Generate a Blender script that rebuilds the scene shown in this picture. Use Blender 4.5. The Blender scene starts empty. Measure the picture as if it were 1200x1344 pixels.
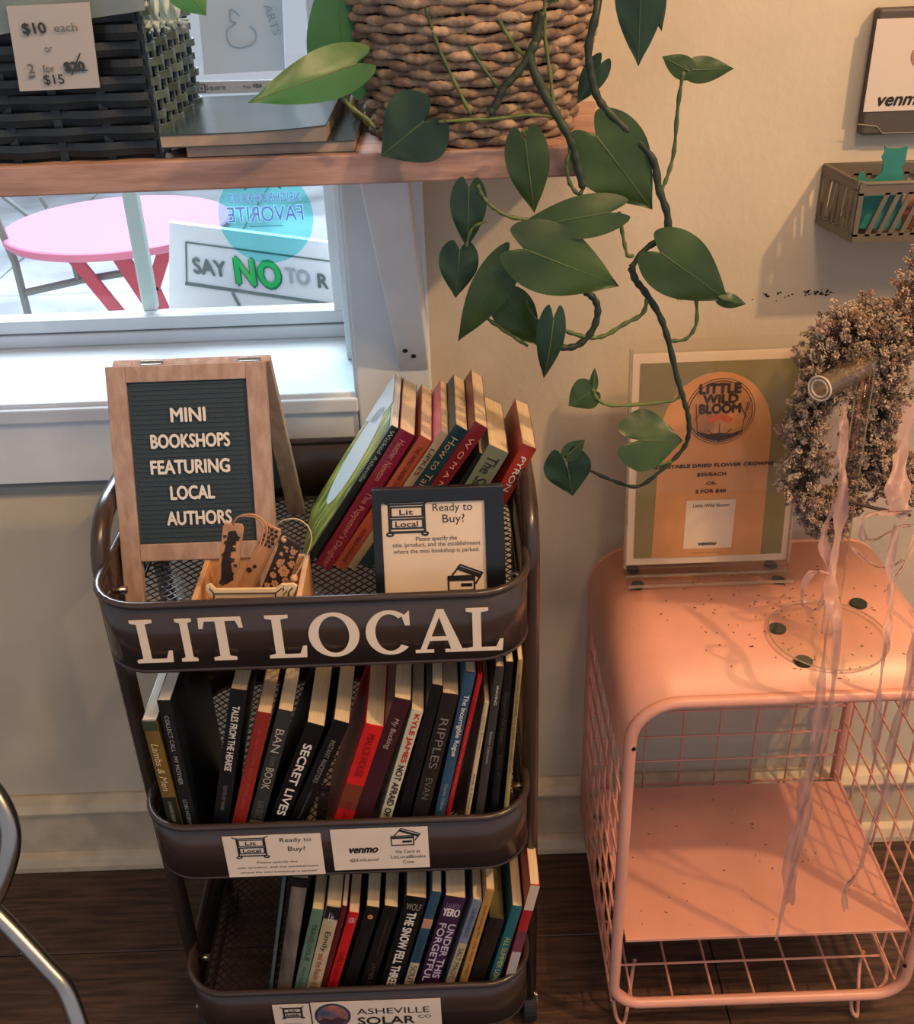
import bpy, math, random
from mathutils import Vector, Matrix
V = Vector
PI = math.pi
random.seed(7)
sc = bpy.context.scene
COL = sc.collection

# ------------------------------------------------------------------ camera, light, exposure
FPX, PITCH, ROLL = 1385.0, math.radians(30), math.radians(2.1)
CAM = V((0, -1.27, 1.38))
FW = V((0, math.cos(PITCH), -math.sin(PITCH)))
U0 = V((0, math.sin(PITCH), math.cos(PITCH)))
RT = math.cos(ROLL) * V((1, 0, 0)) - math.sin(ROLL) * U0
UP = math.sin(ROLL) * V((1, 0, 0)) + math.cos(ROLL) * U0
cd = bpy.data.cameras.new('camera')
cam = bpy.data.objects.new('camera', cd)
COL.objects.link(cam)
cam.matrix_world = Matrix(((RT.x, UP.x, -FW.x, CAM.x), (RT.y, UP.y, -FW.y, CAM.y), (RT.z, UP.z, -FW.z, CAM.z), (0, 0, 0, 1)))
cd.sensor_fit = 'VERTICAL'
cd.sensor_height = 24.0
cd.lens = 24.0 * FPX / 1344.0
cd.clip_start = 0.02
sc.camera = cam


def light(name, kind, loc, power, color, size=0.1, target=None, size_y=None):
    d = bpy.data.lights.new(name, kind)
    d.energy = power
    d.color = color
    if kind == 'AREA':
        d.shape = 'RECTANGLE'
        d.size = size
        d.size_y = size_y or size
    elif kind == 'SUN':
        d.angle = size
    else:
        d.shadow_soft_size = size
    o = bpy.data.objects.new(name, d)
    COL.objects.link(o)
    o.location = loc
    if target is not None:
        o.rotation_euler = (V(target) - V(loc)).to_track_quat('-Z', 'Y').to_euler()
    return o


w = bpy.data.worlds.new('world')
sc.world = w
w.use_nodes = True
w.node_tree.nodes['Background'].inputs[0].default_value = (0.80, 0.86, 1.0, 1)
w.node_tree.nodes['Background'].inputs[1].default_value = 0.26
light('ceiling_lamp_warm', 'POINT', (1.30, -1.05, 2.35), 37, (1.0, 0.65, 0.34), 0.035)
light('ceiling_lamp_second', 'POINT', (0.45, -1.45, 2.45), 13, (1.0, 0.68, 0.42), 0.12)
light('daylight_outside', 'AREA', (-0.9, 2.6, 3.4), 205, (0.78, 0.88, 1.0), 3.0, (-0.4, 0.6, 0.6), 2.0)
sc.view_settings.view_transform = 'Standard'
sc.view_settings.look = 'None'
sc.view_settings.exposure = 1.2
sc.view_settings.gamma = 1.0
sc.view_settings.use_curve_mapping = False


def at(px, py, x=None, y=None, z=None):
    d = FW + RT * ((px - 600) / FPX) - UP * ((py - 672) / FPX)
    if x is not None: t = (x - CAM.x) / d.x
    elif y is not None: t = (y - CAM.y) / d.y
    else: t = (z - CAM.z) / d.z
    return CAM + d * t


def onp(px, py, P, N):
    d = FW + RT * ((px - 600) / FPX) - UP * ((py - 672) / FPX)
    return CAM + d * ((V(P) - CAM).dot(N) / d.dot(N))


# ------------------------------------------------------------------ materials
def lin(c):
    return tuple(((v / 255) / 12.92 if v / 255 <= 0.04045 else ((v / 255 + 0.055) / 1.055) ** 2.4) for v in c)


MATS = {}


def mat(name, rgb, rough=0.5, metal=0.0, spec=0.5, bump=0.0, bscale=200.0, vary=0.0, vscale=8.0, rgb2=None, stretch=(1, 1, 1),
        trans=0.0, alpha=1.0, coat=0.0, sheer=0.0, emit=0.0, wave=None):
    if name in MATS: return MATS[name]
    m = bpy.data.materials.new(name)
    m.use_nodes = True
    nt = m.node_tree
    b = nt.nodes['Principled BSDF']
    c = (*lin(rgb), 1)
    b.inputs['Base Color'].default_value = c
    b.inputs['Roughness'].default_value = rough
    b.inputs['Metallic'].default_value = metal
    b.inputs['Specular IOR Level'].default_value = spec
    b.inputs['Coat Weight'].default_value = coat
    b.inputs['Transmission Weight'].default_value = trans
    b.inputs['Alpha'].default_value = alpha
    if emit:
        b.inputs['Emission Color'].default_value = c
        b.inputs['Emission Strength'].default_value = emit
    tc = nt.nodes.new('ShaderNodeTexCoord')
    mp = nt.nodes.new('ShaderNodeMapping')
    mp.inputs['Scale'].default_value = stretch
    nt.links.new(tc.outputs['Object'], mp.inputs[0])
    if vary or rgb2:
        if wave:
            n = nt.nodes.new('ShaderNodeTexWave')
            n.inputs['Scale'].default_value = vscale
            n.inputs['Distortion'].default_value = wave
            n.inputs['Detail'].default_value = 3
        else:
            n = nt.nodes.new('ShaderNodeTexNoise')
            n.inputs['Scale'].default_value = vscale
            n.inputs['Detail'].default_value = 5
        nt.links.new(mp.outputs[0], n.inputs['Vector'])
        r = nt.nodes.new('ShaderNodeValToRGB')
        a = rgb2 if rgb2 else tuple(v * (1 - vary) for v in rgb)
        r.color_ramp.elements[0].position = 0.38
        r.color_ramp.elements[1].position = 0.62
        r.color_ramp.elements[0].color = (*lin(a), 1)
        r.color_ramp.elements[1].color = c
        nt.links.new(n.outputs['Color' if wave else 'Fac'], r.inputs[0])
        nt.links.new(r.outputs[0], b.inputs['Base Color'])
    if bump:
        n = nt.nodes.new('ShaderNodeTexNoise')
        n.inputs['Scale'].default_value = bscale
        n.inputs['Detail'].default_value = 4
        nt.links.new(mp.outputs[0], n.inputs['Vector'])
        bp = nt.nodes.new('ShaderNodeBump')
        bp.inputs['Strength'].default_value = bump
        bp.inputs['Distance'].default_value = 0.002
        nt.links.new(n.outputs['Fac'], bp.inputs['Height'])
        nt.links.new(bp.outputs[0], b.inputs['Normal'])
    if sheer:
        out = nt.nodes['Material Output']
        tr = nt.nodes.new('ShaderNodeBsdfTransparent')
        tr.inputs[0].default_value = (1, 1, 1, 1)
        mx = nt.nodes.new('ShaderNodeMixShader')
        mx.inputs[0].default_value = sheer
        nt.links.new(b.outputs[0], mx.inputs[1])
        nt.links.new(tr.outputs[0], mx.inputs[2])
        nt.links.new(mx.outputs[0], out.inputs[0])
    MATS[name] = m
    return m


def leaf_mat(name, rgb, rgb2, through):
    m = mat(name, rgb, 0.38, rgb2=rgb2, vscale=14, spec=0.45, bump=0.25, bscale=60)
    nt = m.node_tree
    b = nt.nodes['Principled BSDF']
    t = nt.nodes.new('ShaderNodeBsdfTranslucent')
    t.inputs[0].default_value = (*lin(through), 1)
    mx = nt.nodes.new('ShaderNodeMixShader')
    mx.inputs[0].default_value = 0.2
    nt.links.new(b.outputs[0], mx.inputs[1])
    nt.links.new(t.outputs[0], mx.inputs[2])
    nt.links.new(mx.outputs[0], nt.nodes['Material Output'].inputs[0])
    return m


def glass_mat(name, tint, refl=0.08, rough=0.02, body=0.0, bodyc=(255, 255, 255), k=0.5):
    m = bpy.data.materials.new(name)
    m.use_nodes = True
    nt = m.node_tree
    nt.nodes.remove(nt.nodes['Principled BSDF'])
    tr = nt.nodes.new('ShaderNodeBsdfTransparent')
    tr.inputs[0].default_value = (*lin(tint), 1)
    gl = nt.nodes.new('ShaderNodeBsdfGlossy')
    gl.inputs['Roughness'].default_value = rough
    fr = nt.nodes.new('ShaderNodeLayerWeight')
    fr.inputs[0].default_value = 0.25
    mul = nt.nodes.new('ShaderNodeMath')
    mul.operation = 'MULTIPLY_ADD'
    mul.inputs[1].default_value = k
    mul.inputs[2].default_value = refl
    nt.links.new(fr.outputs['Fresnel'], mul.inputs[0])
    mx = nt.nodes.new('ShaderNodeMixShader')
    nt.links.new(mul.outputs[0], mx.inputs[0])
    nt.links.new(tr.outputs[0], mx.inputs[1])
    nt.links.new(gl.outputs[0], mx.inputs[2])
    last = mx
    if body:
        df = nt.nodes.new('ShaderNodeBsdfDiffuse')
        df.inputs[0].default_value = (*lin(bodyc), 1)
        m2 = nt.nodes.new('ShaderNodeMixShader')
        m2.inputs[0].default_value = body
        nt.links.new(mx.outputs[0], m2.inputs[1])
        nt.links.new(df.outputs[0], m2.inputs[2])
        last = m2
    nt.links.new(last.outputs[0], nt.nodes['Material Output'].inputs[0])
    MATS[name] = m
    return m


# ------------------------------------------------------------------ mesh building
ORG = {}


def root(name, label, cat, loc=(0, 0, 0), group=None):
    o = bpy.data.objects.new(name, None)
    COL.objects.link(o)
    o.location = loc
    o.empty_display_size = 0.02
    ORG[o] = V(loc)
    tag(o, label, cat, group)
    return o


def tag(o, label=None, cat=None, group=None, kind=None):
    if label: o['label'] = label
    if cat: o['category'] = cat
    if group: o['group'] = group
    if kind: o['kind'] = kind
    return o


class MB:
    def __init__(s):
        s.v = []
        s.f = []

    def add(s, vs, fs):
        n = len(s.v)
        s.v += [V(p) for p in vs]
        s.f += [tuple(i + n for i in f) for f in fs]
        return s

    def obox(s, O, X, Y, Z):
        O, X, Y, Z = V(O), V(X), V(Y), V(Z)
        vs = [O, O + X, O + X + Y, O + Y, O + Z, O + X + Z, O + X + Y + Z, O + Y + Z]
        fs = [(0, 3, 2, 1), (4, 5, 6, 7), (0, 1, 5, 4), (1, 2, 6, 5), (2, 3, 7, 6), (3, 0, 4, 7)]
        if X.cross(Y).dot(Z) < 0: fs = [f[::-1] for f in fs]
        return s.add(vs, fs)

    def box(s, a, b):
        a, b = V(a), V(b)
        lo = V([min(a[i], b[i]) for i in range(3)])
        hi = V([max(a[i], b[i]) for i in range(3)])
        d = hi - lo
        return s.obox(lo, (d.x, 0, 0), (0, d.y, 0), (0, 0, d.z))

    def prism(s, pts, N):
        pts = [V(p) for p in pts]
        N = V(N)
        n = len(pts)
        nr = V((0, 0, 0))
        for i in range(n): nr += (pts[i] - pts[0]).cross(pts[(i + 1) % n] - pts[0])
        if nr.dot(N) < 0: pts = pts[::-1]
        s.add(pts + [p + N for p in pts], [tuple(range(n))[::-1], tuple(range(n, 2 * n))] + [(i, (i + 1) % n, n + (i + 1) % n, n + i) for i in range(n)])
        return s

    def tube(s, pts, r, seg=8, closed=False, caps=True, flat=None):
        pts = [V(p) for p in pts]
        n = len(pts)
        if n < 2: return s
        rs = r if isinstance(r, (list, tuple)) else [r] * n
        T = []
        for i in range(n):
            a = pts[(i - 1) % n] if (closed or i > 0) else pts[i]
            b = pts[(i + 1) % n] if (closed or i < n - 1) else pts[i]
            t = (b - a)
            T.append(t.normalized() if t.length > 1e-9 else V((0, 0, 1)))
        ref = V((0, 0, 1)) if abs(T[0].z) < 0.9 else V((1, 0, 0))
        nrm = (ref - T[0] * ref.dot(T[0])).normalized()
        vs = []
        for i in range(n):
            nrm = (nrm - T[i] * nrm.dot(T[i]))
            nrm = nrm.normalized() if nrm.length > 1e-6 else T[i].orthogonal().normalized()
            bi = T[i].cross(nrm)
            for k in range(seg):
                a = 2 * PI * (k + 0.5) / seg
                fb = flat if flat else 1.0
                vs.append(pts[i] + (nrm * math.cos(a) + bi * math.sin(a) * fb) * rs[i])
        fs = []
        m = n if closed else n - 1
        for i in range(m):
            j = (i + 1) % n
            for k in range(seg):
                l = (k + 1) % seg
                fs.append((i * seg + k, i * seg + l, j * seg + l, j * seg + k))
        if caps and not closed:
            fs.append(tuple(range(seg))[::-1])
            fs.append(tuple((n - 1) * seg + k for k in range(seg)))
        return s.add(vs, fs)

    def cyl(s, a, b, r, seg=24, r2=None):
        return s.tube([a, b], [r, r2 if r2 is not None else r], seg)

    def lathe(s, c, prof, seg=32, cap=True):
        vs, fs = [], []
        n = len(prof)
        for r, z in prof:
            for k in range(seg):
                a = 2 * PI * k / seg
                vs.append((c[0] + r * math.cos(a), c[1] + r * math.sin(a), c[2] + z))
        for i in range(n - 1):
            for k in range(seg):
                l = (k + 1) % seg
                fs.append((i * seg + k, i * seg + l, (i + 1) * seg + l, (i + 1) * seg + k))
        if cap:
            fs.append(tuple(range(seg))[::-1])
            fs.append(tuple((n - 1) * seg + k for k in range(seg)))
        return s.add(vs, fs)

    def ball(s, c, r, seg=10, rings=6):
        c = V(c)
        pr = [(max(1e-4, r * math.sin(PI * i / rings)), -r * math.cos(PI * i / rings)) for i in range(rings + 1)]
        return s.lathe(c, pr, seg)

    def build(s, name, m, parent=None, smooth=False, bevel=0.0, kind=None, label=None, loc=None, segs=2):
        me = bpy.data.meshes.new(name)
        o = bpy.data.objects.new(name, me)
        COL.objects.link(o)
        if parent is not None:
            o.parent = parent
            org = ORG[parent]
            ORG[o] = org
        else:
            org = V(loc) if loc is not None else V((0, 0, 0))
            o.location = org
            ORG[o] = org
        me.from_pydata([v - org for v in s.v], [], s.f)
        me.materials.append(m)
        if smooth: me.polygons.foreach_set('use_smooth', [True] * len(me.polygons))
        me.update()
        if bevel:
            b = o.modifiers.new('bevel', 'BEVEL')
            b.width = bevel
            b.segments = segs
            b.limit_method = 'ANGLE'
        if kind: o['kind'] = kind
        if label: o['label'] = label
        return o


def smooth_path(pts, n=6, closed=False):
    pts = [V(p) for p in pts]
    out = []
    N = len(pts)
    rng = range(N if closed else N - 1)
    for i in rng:
        p0 = pts[(i - 1) % N] if (closed or i > 0) else pts[i]
        p1 = pts[i]
        p2 = pts[(i + 1) % N]
        p3 = pts[(i + 2) % N] if (closed or i + 2 < N) else pts[(i + 1) % N]
        for k in range(n):
            t = k / n
            out.append(0.5 * ((2 * p1) + (p2 - p0) * t + (2 * p0 - 5 * p1 + 4 * p2 - p3) * t * t + (3 * p1 - p0 - 3 * p2 + p3) * t ** 3))
    if not closed: out.append(pts[-1])
    return out


_txt = {}


def txt_mesh(s):
    if s in _txt: return _txt[s]
    c = bpy.data.curves.new('t', 'FONT')
    c.body = s
    c.size = 1.0
    c.resolution_u = 3
    o = bpy.data.objects.new('t', c)
    COL.objects.link(o)
    bpy.context.view_layer.update()
    me = bpy.data.meshes.new_from_object(o.evaluated_get(bpy.context.evaluated_depsgraph_get()))
    vs = [v.co.copy() for v in me.vertices]
    fs = [tuple(p.vertices) for p in me.polygons]
    bpy.data.objects.remove(o)
    bpy.data.curves.remove(c)
    bpy.data.meshes.remove(me)
    _txt[s] = (vs, fs)
    return _txt[s]


def put_text(mb, s, O, R, U, w=None, h=None, bold=0.0, shear=0.0, eps=0.0006, mirror=False):
    """centre O, reading direction R, letter-up U (unit vectors); fitted to w x h"""
    vs, fs = txt_mesh(s)
    if not vs: return mb
    x0 = min(v.x for v in vs); x1 = max(v.x for v in vs)
    y0 = min(v.y for v in vs); y1 = max(v.y for v in vs)
    R, U, O = V(R).normalized(), V(U).normalized(), V(O)
    N = R.cross(U).normalized()
    if h is None: h = w * (y1 - y0) / (x1 - x0)
    sy = h / (y1 - y0)
    sx = (w / (x1 - x0)) if w else sy
    cx, cy = (x0 + x1) / 2, (y0 + y1) / 2
    offs = [(0, 0)]
    if bold: offs = [(-bold, 0), (bold, 0), (0, -bold), (0, bold), (0, 0)]
    for k, (ox, oy) in enumerate(offs):
        out = []
        for v in vs:
            X = (v.x - cx) * sx + ox * h
            Y = (v.y - cy) * sy + oy * h
            X += shear * Y
            if mirror: X = -X
            out.append(O + R * X + U * Y + N * (eps + k * 0.00003))
        mb.add(out, [f[::-1] for f in fs] if mirror else fs)
    return mb


def text(s, O, R, U, w=None, h=None, m=None, parent=None, name='lettering', **kw):
    return put_text(MB(), s, O, R, U, w, h, **kw).build(name, m, parent)


# common materials
M_wall = mat('plaster_paint', (214, 198, 172), 0.75, bump=0.35, bscale=90, vary=0.06, vscale=5)
M_white = mat('white_trim_paint', (230, 236, 240), 0.45, vary=0.04, vscale=9, bump=0.1, bscale=60)
M_base = mat('baseboard_paint', (222, 200, 166), 0.45, vary=0.10, vscale=22, bump=0.2, bscale=80)
M_ink = mat('black_ink', (24, 22, 24), 0.6)
M_paper = mat('printed_paper', (240, 218, 196), 0.6, vary=0.03, vscale=20)
M_cart = mat('bronze_brown_enamel', (62, 48, 42), 0.24, spec=0.55, vary=0.06, vscale=12)
M_steel = mat('bright_steel', (190, 185, 175), 0.25, 1.0)
M_chrome = mat('worn_chrome', (176, 168, 160), 0.26, 1.0, vary=0.15, vscale=14)
M_pink = mat('salmon_pink_enamel', (232, 164, 140), 0.33, spec=0.5, vary=0.05, vscale=9, bump=0.06, bscale=90)
M_acr = glass_mat('clear_acrylic', (253, 252, 250), 0.01, 0.03, 0.0, k=.22)
M_acr_edge = glass_mat('acrylic_edge', (240, 238, 226), 0.10, 0.05, 0.25, (236, 215, 190))
M_glass = glass_mat('window_glass', (252, 254, 254), 0.02, 0.01)


# ------------------------------------------------------------------ setting
def struct(name, mb, m, **kw):
    o = mb.build(name, m, **kw)
    o['kind'] = 'structure'
    return o


WX0, WX1, WZ0, WZ1, WD = -1.45, -0.122, 0.822, 2.15, 0.235   # window opening
b = MB()
b.box((WX1, 0, 0), (2.6, 0.24, 2.75))
b.box((-2.6, 0, 0), (WX0, 0.24, 2.75))
b.box((WX0, 0, 0), (WX1, 0.24, WZ0))
b.box((WX0, 0, WZ1), (WX1, 0.24, 2.75))
struct('wall_back', b, M_wall)
struct('ceiling', MB().box((-2.6, -2.2, 2.75), (2.6, 0.24, 2.8)), M_wall)

# floor: dark planks, each a board
M_floorbase = mat('floor_joint', (16, 11, 9), 0.8)
fl = struct('floor', MB().box((-2.6, -2.6, -0.03), (2.6, 0.24, -0.0185)), M_floorbase)
M_plank = [mat('dark_wood_plank_%s' % 'abc'[i], c, 0.42, rgb2=tuple(int(v * 0.62) for v in c), vscale=9, stretch=(1.2, 14, 14), bump=0.35, bscale=12)
           for i, c in enumerate([(92, 66, 52), (76, 54, 44), (102, 74, 58)])]
pw = 0.182
row = 0
y = -0.012
while y > -2.55:
    x = -2.55 + (row * 0.47) % 0.9
    if x > -2.5:
        MB().box((-2.55, y - pw + 0.0015, -0.0185), (x - 0.0015, y, 0)).build('floor_plank', M_plank[row % 3], fl, bevel=0.0012, segs=1)
    while x < 2.5:
        x2 = min(2.55, x + 1.22)
        MB().box((x, y - pw + 0.0015, -0.0185), (x2 - 0.0015, y, 0)).build('floor_plank', M_plank[(row * 2 + int(x * 3)) % 3], fl, bevel=0.0012, segs=1)
        x = x2
    y -= pw
    row += 1

# baseboard
b = MB()
b.box((-2.6, -0.016, 0), (2.6, 0, 0.122))
o = struct('baseboard_back', b, M_base)
MB().prism([(-2.6, 0, 0.12), (-2.6, -0.026, 0.12), (-2.6, -0.028, 0.128), (-2.6, -0.02, 0.139), (-2.6, -0.006, 0.146), (-2.6, 0, 0.146)], (5.2, 0, 0)).build('cap_moulding', M_base, o, bevel=0.002)
MB().prism([(-2.6, -0.016, 0), (-2.6, -0.034, 0), (-2.6, -0.034, 0.012), (-2.6, -0.028, 0.026), (-2.6, -0.016, 0.032)], (5.2, 0, 0)).build('shoe_moulding', M_base, o, bevel=0.002)

# window: sill, apron, casing, sash, glass
b = MB().box((WX0 - 0.1, -0.012, 0.826), (WX1, 0.20, 0.838))
struct('trim_1', b, M_white, bevel=0.003)                      # sill board
b = MB().box((WX0 - 0.1, -0.020, 0.812), (WX1, 0.0, 0.832))
struct('trim_2', b, M_white, bevel=0.003)                      # sill nosing
b = MB().box((WX0 - 0.1, -0.012, 0.722), (WX1 - 0.002, 0.0, 0.812))
struct('trim_3', b, M_white, bevel=0.0015)                     # apron
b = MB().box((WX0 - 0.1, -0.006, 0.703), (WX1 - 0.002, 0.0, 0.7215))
struct('apron_shadow_strip', b, mat('apron_shadow_gray', (120, 128, 128), 0.6))  # grey strip painted in for the shadow gap below the apron
b = MB().box((WX1, -0.020, 0.66), (-0.0265, 0.0, 2.25))
cs = struct('trim_5', b, M_white, bevel=0.003)                 # right casing
MB().box((WX1 - 0.004, -0.014, 0.838), (WX1 + 0.012, 0.12, 2.2)).build('inner_bead', M_white, cs, bevel=0.002)
b = MB().box((WX0 - 0.1, -0.020, 0.66), (WX0, 0.0, 2.25))
struct('trim_6', b, M_white, bevel=0.003)
wn = struct('window_1', MB().box((WX1 - 0.022, 0.10, 0.838), (WX1, 0.235, WZ1)), M_white, bevel=0.002)
MB().box((WX0, 0.19, 0.838), (WX1 - 0.022, 0.235, 0.856)).build('sash_rail', M_white, wn, bevel=0.002)
MB().box((WX0, 0.195, 0.858), (WX1 - 0.022, 0.230, 0.877)).build('sash_rail', M_white, wn, bevel=0.002)
MB().box((-0.166, 0.192, 0.877), (-0.1445, 0.232, WZ1)).build('sash_stile', M_white, wn, bevel=0.002)
MB().box((WX0, 0.192, 0.877), (WX0 + 0.03, 0.232, WZ1)).build('sash_stile', M_white, wn, bevel=0.002)
MB().box((WX0, 0.205, 0.874), (-0.16, 0.209, WZ1)).build('pane', M_glass, wn)
MB().obox((-0.449, 0.222, 0.877), (0.021, 0, 0), (0, 0.02, 0), (0.003, 0, 1.2)).build('mullion', mat('pale_green_white_paint', (200, 214, 206), 0.5), wn, bevel=0.003)

# marks on the wall
b = MB()
for i in range(60):
    px = random.choice([random.uniform(1000, 1095), random.uniform(1060, 1092)]) if i < 48 else random.uniform(880, 1000)
    p = at(px, 386 + random.gauss(0, 3.0) - (px - 1050) * 0.03, y=0)
    s = random.uniform(0.0005, 0.0016)
    b.prism([p + V((s * math.cos(a) * random.uniform(.6, 1.8), 0, s * math.sin(a))) for a in (0, 1.2, 2.4, 3.6, 4.9)], (0, -0.0006, 0))
tag(b.build('paint_chips', mat('chipped_plaster', (62, 48, 40), 0.9)), 'tiny dark chips and scuffs in a row on the tan wall above the sign', 'scuffs', kind='stuff')

# ------------------------------------------------------------------ outside the window
M_pave = mat('pale_pavement', (190, 196, 204), 0.8, vary=0.25, vscale=2.0, bump=0.3, bscale=30)
b = MB().box((-6, 0.24, -0.06), (4, 7.5, -0.01))
pv = struct('pavement', b, M_pave)
for i in range(10):
    for j in range(5):
        MB().box((-5.9 + i * 0.98, 0.3 + j * 1.4, -0.01), (-5.0 + i * 0.98 + 0.06, 0.3 + j * 1.4 + 1.385, 0.0)).build('paving_slab', M_pave, pv, bevel=0.004, segs=1)
# kerb with weeds
tag(MB().box((-2.0, 2.35, 0.0), (-0.3, 2.5, 0.09)).build('kerb', mat('rough_kerb', (150, 146, 132), 0.9, vary=0.3, vscale=20), bevel=0.01), 'low rough kerb on the pavement beyond the red table', 'kerb')
b = MB()
for i in range(260):
    p = V((random.uniform(-1.3, -0.4), random.uniform(2.2, 2.34), 0))
    d = V((random.uniform(-.02, .02), random.uniform(-.02, .02), random.uniform(.03, .08)))
    b.add([p, p + V((0.006, 0, 0)), p + d], [(0, 1, 2)])
tag(b.build('weeds', mat('weed_green', (110, 130, 80), 0.8)), 'thin green weeds growing along the kerb outside', 'weeds', kind='stuff')

# red folding table
M_red = mat('red_painted_metal', (186, 60, 88), 0.35, vary=0.06, vscale=20)
M_redtop = mat('red_top_sky_glare', (206, 116, 150), 0.4)  # table red paled, with the bright sky's glare put into its colour
p1, p2, p3 = at(140, 332, z=.72), at(25, 288, z=.72), at(222, 320, z=.72)


def circ(a, b_, c):
    D = 2 * (a.x * (b_.y - c.y) + b_.x * (c.y - a.y) + c.x * (a.y - b_.y))
    q = [p.x * p.x + p.y * p.y for p in (a, b_, c)]
    ux = (q[0] * (b_.y - c.y) + q[1] * (c.y - a.y) + q[2] * (a.y - b_.y)) / D
    uy = (q[0] * (c.x - b_.x) + q[1] * (a.x - c.x) + q[2] * (b_.x - a.x)) / D
    return V((ux, uy, 0.72)), math.hypot(a.x - ux, a.y - uy)


tc_, tr_ = circ(p1, p2, p3)
print('table', tc_, tr_)
t = root('bistro_table', 'round red metal folding table on the pavement outside the window', 'table', (tc_.x, tc_.y, 0))
MB().lathe((tc_.x, tc_.y, 0.70), [(tr_ * .9, 0.012), (tr_ - 0.004, 0), (tr_, 0.004), (tr_, 0.018), (tr_ - 0.004, 0.021)], 64).build('table_top', M_redtop, t, smooth=False)


def bar(mb, a, c, wd, th=0.008):
    a, c = V(a), V(c)
    d = (c - a).normalized()
    sd = d.cross(V((0, 1, 0))).normalized() * wd
    return mb.obox(a - sd / 2, c - a, sd, V((0, th, 0)))


ly = tc_.y - tr_ * 0.55
for (q0, q1) in (((88, 330), (166, 425)), ((152, 330), (215, 425)), ((218, 322), (200, 380)), ((200, 378), (222, 425))):
    bar(MB(), at(*q0, y=ly), at(*q1, y=ly), 0.032 if q0[0] != 152 else 0.04, 0.012).build('leg', M_red, t, bevel=0.002)
MB().tube([at(170, 335, y=ly - .01), at(220, 326, y=ly - .01)], 0.007).build('stretcher', M_red, t)
M_iron = mat('dark_grey_iron', (112, 118, 118), 0.5)
t = root('patio_chair', 'thin grey metal chair frame outside, left of the red table', 'chair', (-1.25, 1.5, 0))
for pts in ([(-6, 285), (20, 345), (40, 425)], [(34, 384), (110, 367), (165, 358)], [(4, 258), (38, 284)], [(53, 258), (62, 273)], [(95, 332), (103, 365)], [(108, 332), (109, 350)]):
    MB().tube([at(*q, y=1.25 if pts[0][1] > 270 else 1.9) for q in pts], 0.009 if pts[0][1] > 270 else 0.007).build('rail', M_iron, t)
MB().box((-1.92, 1.45, 0.43), (-1.55, 1.8, 0.45)).build('seat', M_iron, t, bevel=0.004)
for q in ((-1.92, 1.45), (-1.92, 1.8), (-1.55, 1.8)):
    MB().cyl((*q, 0.43), (*q, 0.0), 0.008, 8).build('leg', M_iron, t)

# placard outside
t = root('yard_placard', 'white board outside reading SAY NO TO, green NO', 'sign', (-0.25, 0.30, 0.72))
M_board = mat('white_placard', (226, 228, 236), 0.6)
SP = [at(222, 292, y=.30), at(222, 430, y=.30), at(600, 470, y=.30), at(600, 340, y=.30)]
MB().prism(SP, (0, 0.012, 0)).build('board', M_board, t)
MB().box((-0.30, 0.31, 0.0), (-0.285, 0.325, 0.86)).build('post', M_iron, t)
MB().box((-0.18, 0.31, 0.0), (-0.165, 0.325, 0.86)).build('post', M_iron, t)
b = MB()
fr = [(243, 318, 440, 344, 2.0), (243, 372, 460, 403, 4.5), (244, 318, 245, 373, 2.0), (305, 384, 318, 408, 4)]
for (x0, y0, x1, y1, wd) in fr:
    a, c = at(x0, y0, y=.2985), at(x1, y1, y=.2985)
    bar(b, a, c, wd * 0.0011, 0.0012)
b.build('printed_frame', mat('placard_grey', (96, 112, 112), 0.6), t)
M_pg = MATS['placard_grey']
slope = (at(440, 344, y=.2985) - at(243, 318, y=.2985)).normalized()
Uw = V((0, 0, 1))
for s, cx, cy, wpx, hpx, m, bd in (('SAY', 275, 351, 43, 20, M_pg, .05), ('TO', 391, 363, 32, 19, mat('placard_pale_grey', (160, 172, 180), .6), .05), ('R', 424, 369, 13, 18, M_pg, .05),
                                   ('I', 439, 371, 3, 16, M_pg, .05)):
    text(s, at(cx, cy, y=.2985), slope, Uw, wpx * .00112, hpx * .00118, m, t, bold=bd)
M_gr = mat('placard_green', (0, 190, 90), 0.5)
M_gr2 = mat('placard_dark_green', (30, 110, 90), 0.5)
for s, cx, cy, wpx in (('N', 322, 357, 25), ('O', 354, 361, 29)):
    text(s, at(cx, cy, y=.2985), slope, Uw, wpx * .0011, 34 * .00118, M_gr2, t, bold=.085)
    text(s, at(cx - .5, cy - 1, y=.2975), slope, Uw, wpx * .00108, 33 * .00118, M_gr, t, bold=.045)
# decal on the glass
t = root('window_decal', 'round turquoise sticker with mirrored writing on the window glass', 'sticker', (-0.249, 0.202, 1.013))
M_dec = glass_mat('turquoise_film', (196, 246, 246), 0.0, 0.3, 0.0, k=.03)
dc = at(349, 284, y=.202)
MB().prism([dc + V((0.0655 * math.cos(a * PI / 24), 0, 0.0655 * math.sin(a * PI / 24))) for a in range(48)], (0, 0.0006, 0)).build('film', M_dec, t)
M_deep = mat('teal_print', (60, 150, 150), 0.5)
M_lil = leaf_mat('pale_lilac_print', (214, 214, 236), (206, 210, 234), (226, 214, 236))
M_lil.node_tree.nodes['Mix Shader'].inputs[0].default_value = .8
MB().prism([dc + V(p) for p in ((-.026, -.001, .036), (-.02, -.001, .052), (.02, -.001, .052), (.026, -.001, .036), (.018, -.001, .040), (-.018, -.001, .040))], (0, 0.0008, 0)).build('ribbon_print', M_deep, t)
X_, Z_ = V((1, 0, 0)), V((0, 0, 1))
text('2020', dc + V((0, -.001, .0465)), X_, Z_, .028, .009, M_lil, t, mirror=True)
text('NEIGHBORHOOD', dc + V((0, -.001, .026)), X_, Z_, .10, .012, M_lil, t, mirror=True, bold=.03)
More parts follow.
